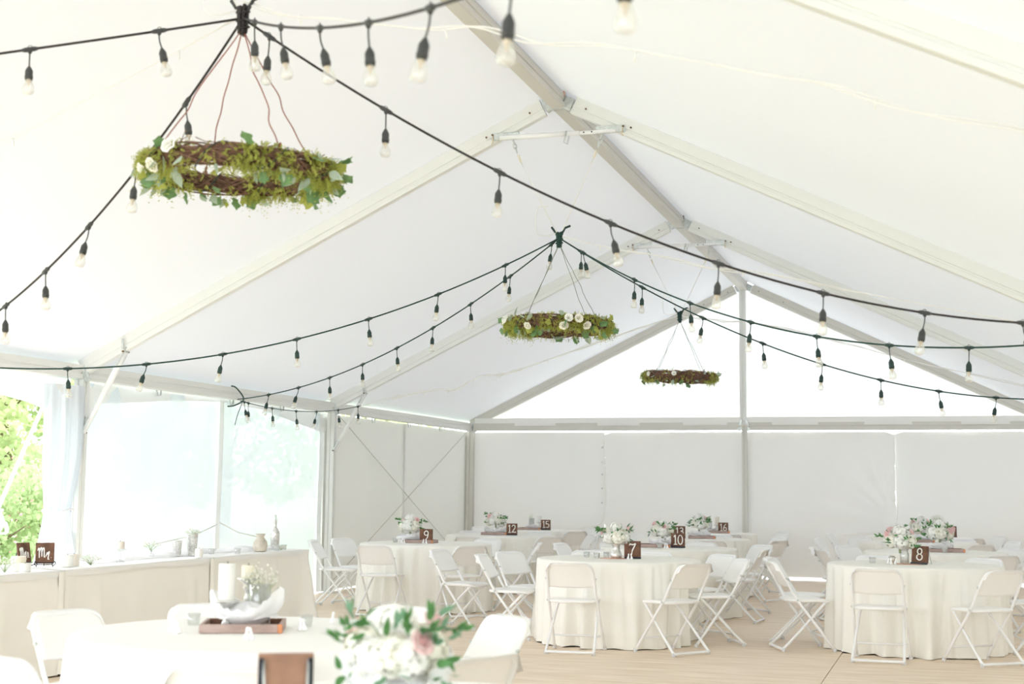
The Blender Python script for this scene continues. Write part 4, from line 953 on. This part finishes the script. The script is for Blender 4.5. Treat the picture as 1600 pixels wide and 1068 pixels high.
# head table pieces
HT = .761
def hsign(txt, x, y, rz, label):
    s_ = thing('easel_sign', label, 'sign', (x, y, HT), rz); m = Matrix.Rotation(math.radians(-10), 3, 'X'); S = .155
    MB().bbox(Vector((0, 0, .028))+m @ Vector((0, 0, S/2)), (.135, .014, S), .003, m=m).build('board', 'wood', s_)
    n = lettering(txt, .085, .105).build('lettering', 'paint', s_); n.location = Vector((0, -.009, .028))+m @ Vector((0, 0, S*.55)); n.rotation_euler = (math.radians(-10), 0, 0)
    for sx in (-1, 1):
        q = MB(); q.tube(smooth_path([(sx*.05, .03, .11), (sx*.055, .0, .02), (sx*.065, -.03, .018), (sx*.075, -.045, .03), (sx*.07, -.05, .045), (sx*.06, -.042, .04)], 4), .0035, 6); q.tube([(sx*.055, .0, .02), (sx*.06, -.005, .003)], .0035, 6); q.build('easel_scroll', 'black_wire', s_)
    q = MB(); q.tube([(-.06, -.012, .022), (.06, -.012, .022)], .0035, 6); q.tube([(-.06, -.02, .036), (.06, -.02, .036)], .003, 6); q.tube(smooth_path([(0, .03, .17), (0, .08, .10), (0, .10, .004)], 4), .0035, 6); q.tube(smooth_path([(-.05, .03, .11), (0, .034, .175), (.05, .03, .11)], 4), .0035, 6); q.build('easel_back', 'black_wire', s_)
    return s_
hsign('Mr.', -3.30, 9.02, face_cam(-3.3, 9.02)+.05, 'dark wood sign lettered Mr. on a black wire easel')
hsign('Mrs.', -3.43, 8.96, face_cam(-3.43, 8.9)+.85, 'dark wood sign lettered Mrs. half hidden left of the Mr. sign')
candle(-3.18, 8.55, HT, .052, .105, 'wax_cream', 'wide cream candle before the Mrs. sign')
candle(-3.10, 8.52, HT, .040, .06, 'wax_white', 'low white candle in front, left of the Mr. sign')
candle(-3.36, 8.52, HT, .04, .11, 'wax_white', 'white pillar candle at the left picture edge')
candle(-3.20, 9.16, HT, .046, .09, 'wax_white', 'white candle right of the Mr. sign')
candle(-3.24, 9.30, HT, .042, .088, 'wax_tan', 'pale tan candle right of the Mr. sign')
candle(-3.50, 9.32, HT, .03, .15, 'wax_cream', 'slim cream candle behind the Mr. sign')
breath(-3.17, 9.42, HT, "baby's breath lying right of the candles by the Mr. sign", .09, 80, .09, 61)
breath(-3.15, 8.36, HT, "baby's breath lying at the left picture edge", .09, 90, .11, 62)
vase(-3.24, 9.92, HT, STAND, 'glass', 'clear glass candle stand on the middle head table', 'candle_stand', 'candle holder')
candle(-3.24, 9.92, HT+.105, .036, .06, 'wax_tan', 'short candle on the clear stand on the head table')
vase(-3.36, 10.58, HT, [(.02, 0), (.024, .003), (.024, .03), (.010, .05), (.010, .07), (.008, .07), (.008, .05), (0, .01)], 'glass', "bud vase of baby's breath on the head table", 'bud_vase', 'vase')
breath(-3.36, 10.58, HT+.06, "small round baby's breath sprig in the bud vase", .075, 70, .09, 63)
vase(-3.36, 11.0, HT, [(.03, 0), (.034, .003), (.042, .13), (.044, .135), (.041, .134), (.032, .01), (0, .01)], 'mercury', 'shorter silver flecked glass on the head table', 'mercury_glass', 'vase')
vase(-3.28, 11.12, HT, [(.034, 0), (.038, .003), (.05, .19), (.053, .195), (.049, .194), (.036, .01), (0, .01)], 'mercury', 'taller silver flecked vase on the head table', 'mercury_vase', 'vase')
breath(-3.28, 11.12, HT+.16, "baby's breath in the taller silver vase", .065, 70, .09, 64)
candle(-3.06, 10.86, HT, .034, .078, 'wax_white', 'short white candle at the front edge of the head table')
vase(-3.16, 12.18, HT, [(.05, 0), (.062, .008), (.072, .05), (.066, .09), (.045, .12), (.036, .14), (.05, .168), (.045, .166), (.03, .14), (0, .05)], 'stoneware', 'beige stoneware pitcher on the far head table', 'pitcher', 'pitcher')
o = thing('swing_top_bottle', 'silver glass bottle with a tall stopper at the far end', 'bottle', (-3.28, 12.72, HT))
MB().lathe([(.040, 0), (.045, .004), (.046, .15), (.044, .17), (.028, .20), (.015, .22), (.013, .27), (.016, .272), (.016, .28), (0, .28)], 18).build('bottle_body', 'mercury', o)
MB().lathe([(.010, .28), (.012, .29), (.008, .30), (.006, .315), (.013, .325), (.013, .335), (0, .34)], 10).build('stopper', 'steel', o)
MB().tube(smooth_path([(.017, 0, .25), (.026, 0, .28), (.012, 0, .315)], 4), .0025, 5).build('wire_clasp', 'steel', o)
for x, y, l in ((-3.12, 11.66, 'small clear glass left of the beige pitcher'), (-3.1, 12.42, 'small clear glass right of the beige pitcher'), (-3.12, 12.6, 'small clear glass left of the stoppered bottle'), (-3.3, 11.5, 'small clear glass behind the short white candle')): cup(x, y, l, HT)
breath(-3.1, 12.5, HT, 'small green sprig lying right of the beige pitcher', .06, 40, .05, 66)
rg = random.Random(5); ph = [rg.uniform(0, 6) for _ in range(8)]
def runner(u, v):
    y = 9.45+3.35*u; t = PI*v; w = .11+.02*math.sin(5*y+ph[0])
    return (-3.40+.05*math.sin(2.1*y)+w*math.cos(t)*(1+.2*math.sin(19*y+ph[1])), y, HT+.002+(.032+.012*math.sin(9*y+ph[2])+.008*math.sin(23*y+3*t))*math.sin(t))
o = MB().grid(runner, 150, 12).build('tulle_runner', 'tulle'); tag(o, 'white tulle runner bunched along the head tables', 'tulle')

# ------------------------------------------------------------------ gathered window curtain and guy strap at the second left post
def cur(u, v):
    z = 2.30*(1-v)+.01*v; t = 2*PI*u; q = abs(z-1.14)
    wy = .17+.05*min(1, q/.5) + (.10*max(0, (1.0-z)) if z < 1.0 else 0); wx = .05+.05*min(1, q/.5)
    k = 1+.16*math.sin(9*t+1.2*math.sin(3*z))*(.4+.6*min(1, q/.4))+.08*math.sin(17*t+2*z)
    return (-HW+.05+wx*k*math.cos(t), 11.14-.02*math.sin(2*z)+(-.04*max(0, 1-z))+wy*k*math.sin(t), z)
c = MB().grid(cur, 90, 40, True).build('gathered_curtain', 'curtain'); tag(c, 'gathered white window curtain tied to the second left post', 'curtain')
MB().tube([(-HW+.05+.085*math.cos(a), 11.13+.19*math.sin(a), 1.14+.015*math.sin(3*a)) for a in [2*PI*i/24 for i in range(24)]], .016, 6, True, .6).build('tie_band', 'strap', c)
MB().grid(lambda u, v: (-HW+.11+.02*math.sin(7*u+v), 10.92+.62*u*(1-.1*v), 2.30-.10*math.sin(PI*u)*v-.26*v*(u**1.5)-.03*v), 16, 8).build('top_fold', 'valance', c)
G = thing('guy_strap', 'white guy strap running out to the ground with a knotted bundle', 'strap', (-HW, 10.97, 0))
a_, b_ = Vector((.0, 0, 2.2)), Vector((-.85, -.28, -.1))
MB().tube([a_, a_+(b_-a_)*.25, a_+(b_-a_)*.48, b_], .03, 6, flat=.35).build('webbing', 'strap', G)
kp = a_+(b_-a_)*.50
mb = MB()
mb.grid(lambda u, v: tuple(kp+Vector(((.05+.045*math.sin(PI*v)+.012*math.sin(7*2*PI*u+4*v))*math.cos(2*PI*u), (.05+.055*math.sin(PI*v)+.012*math.sin(5*2*PI*u))*math.sin(2*PI*u), .10-.22*v))), 30, 12, True)
mb.build('knotted_bundle', 'cloth_white', G)
mb = MB().grid(lambda u, v: tuple(kp+Vector(((.035+.07*v+.012*math.sin(6*2*PI*u))*math.cos(2*PI*u)-.05*v, (.035+.09*v+.014*math.sin(4*2*PI*u+2))*math.sin(2*PI*u)-.05*v, -.10-.42*v))), 30, 10, True)
mb.build('bundle_tail', 'cloth_white', G)
MB().tube([kp+Vector((.075*math.cos(q), .08*math.sin(q), .09)) for q in [2*PI*i/16 for i in range(16)]], .013, 6, True).build('knot', 'strap', G)
for z in (-.02, ): MB().tube(smooth_path([kp+Vector((.07, .05, z)), kp+Vector((.12, .02, -.03)), kp+Vector((.13, .03, -.11)), kp+Vector((.06, .03, -.12))], 4), .022, 6, flat=.4).build('strap_end', 'strap', G)

# ------------------------------------------------------------------ garden beyond the left side
def foliage(rg, n, sz, crown):
    V, Fc = [], []
    sz *= .72
    for _ in range(int(n*1.6)):
        p = crown(rg); d = rnd_dir(rg); s_ = d.orthogonal().normalized(); s_ = Matrix.Rotation(rg.uniform(0, 6.28), 3, d) @ s_; l = sz*rg.uniform(.6, 1.3); w = s_*l*.34; k = len(V)
        V += [tuple(p), tuple(p+d*l*.5+w), tuple(p+d*l), tuple(p+d*l*.5-w)]; Fc.append((k, k+1, k+2, k+3))
    return V, Fc
def hz(x, y): d = max(0, -8-x); return -.09+.10*d
def bush(x, y, r, h, label, seed, m='leaf_out', n=2600, sz=.13, cat='shrub', name='shrub', trunk=.3, flowers=None):
    rg = random.Random(seed); b = thing(name, label, cat, (x, y, hz(x, y)), 0, 'trees and shrubs on the bank'); blobs = []
    for k in range(12):
        a = rg.uniform(0, 6.28); q = rg.uniform(.2, .75); blobs.append((Vector((r*q*math.cos(a), r*q*math.sin(a), trunk+ (h-trunk)*rg.uniform(.12, .88))), r*rg.uniform(.28, .48)))
    def crown(rg):
        c, rr = rg.choice(blobs); d = rnd_dir(rg); return c+d*rr*rg.uniform(.75, 1.05)
    V, Fc = foliage(rg, n, sz, crown); me = bpy.data.meshes.new('foliage'); me.from_pydata(V, [], Fc); me.materials.append(MT[m]); put('foliage', me, b)['kind'] = 'stuff'
    mb = MB(); mb.tube([(0, 0, -.1), (.02, .01, trunk+.3*h), (0, .03, h*.75)], [.035*h, .025*h, .008*h], 7)
    for k in range(6):
        a = rg.uniform(0, 6.28); z = trunk+rg.uniform(0, .4)*h; mb.tube([(0, 0, z), (r*.3*math.cos(a), r*.3*math.sin(a), z+.15*h), (r*.55*math.cos(a), r*.55*math.sin(a), z+.25*h)], [.016*h, .010*h, .004*h], 5)
    mb.build('trunk', 'bark', b)
    if flowers:
        V, Fc = foliage(rg, 260, .07, crown); me = bpy.data.meshes.new('blossoms'); me.from_pydata(V, [], Fc); me.materials.append(MT[flowers]); put('blossoms', me, b)['kind'] = 'stuff'
    return b
bush(-8.6, 15.2, 1.1, 1.5, 'low green shrub with pink blossom just outside the open left bay', 1, 'leaf_out', 2600, .12, flowers='pink', trunk=.1)
bush(-9.6, 17.6, 1.4, 2.0, 'green shrub with pink blossom further up the bank', 2, 'leaf_out', 2600, .13, flowers='pink', trunk=.1)
bush(-8.3, 13.6, .8, .8, 'low plant with orange blossom at the left picture edge', 3, 'leaf_out', 1500, .10, flowers='orange', trunk=.05)
bush(-12.5, 20.5, 2.4, 5.2, 'tall yellow green tree behind the pink shrubs', 4, 'leaf_out2', 5200, .2, 'tree', 'tree', .9)
bush(-11.2, 17.2, 1.9, 4.2, 'yellow green tree at the left picture edge', 5, 'leaf_out2', 4600, .18, 'tree', 'tree', .7)
bush(-10.5, 21.2, 1.6, 3.2, 'bushy green tree by the curtain seen through the opening', 6, 'leaf_out', 4000, .17, 'tree', 'tree', .5)
bush(-11.5, 26.5, 2.6, 4.6, 'large tree seen hazily through the near clear vinyl', 7, 'leaf_out', 4200, .22, 'tree', 'tree', .9)
bush(-10.5, 31.5, 2.4, 4.2, 'tree seen hazily through the far clear vinyl', 8, 'leaf_out2', 4000, .22, 'tree', 'tree', .9)

CATS = {'tent_arch': 'tent frame', 'ridge_beam': 'tent frame', 'eave_beam': 'tent frame', 'gable_beam': 'tent frame', 'center_post': 'tent frame', 'ceiling': 'tent roof', 'floor': 'floor', 'ground': 'ground', 'lawn': 'lawn'}
for o in COL.objects:
    if o.parent is None and o.get('label') and not o.get('category'):
        b = o.name.split('.')[0]; o['category'] = CATS.get(b) or ('wall' if b.startswith('wall') else 'window' if b.startswith('window') else 'valance')
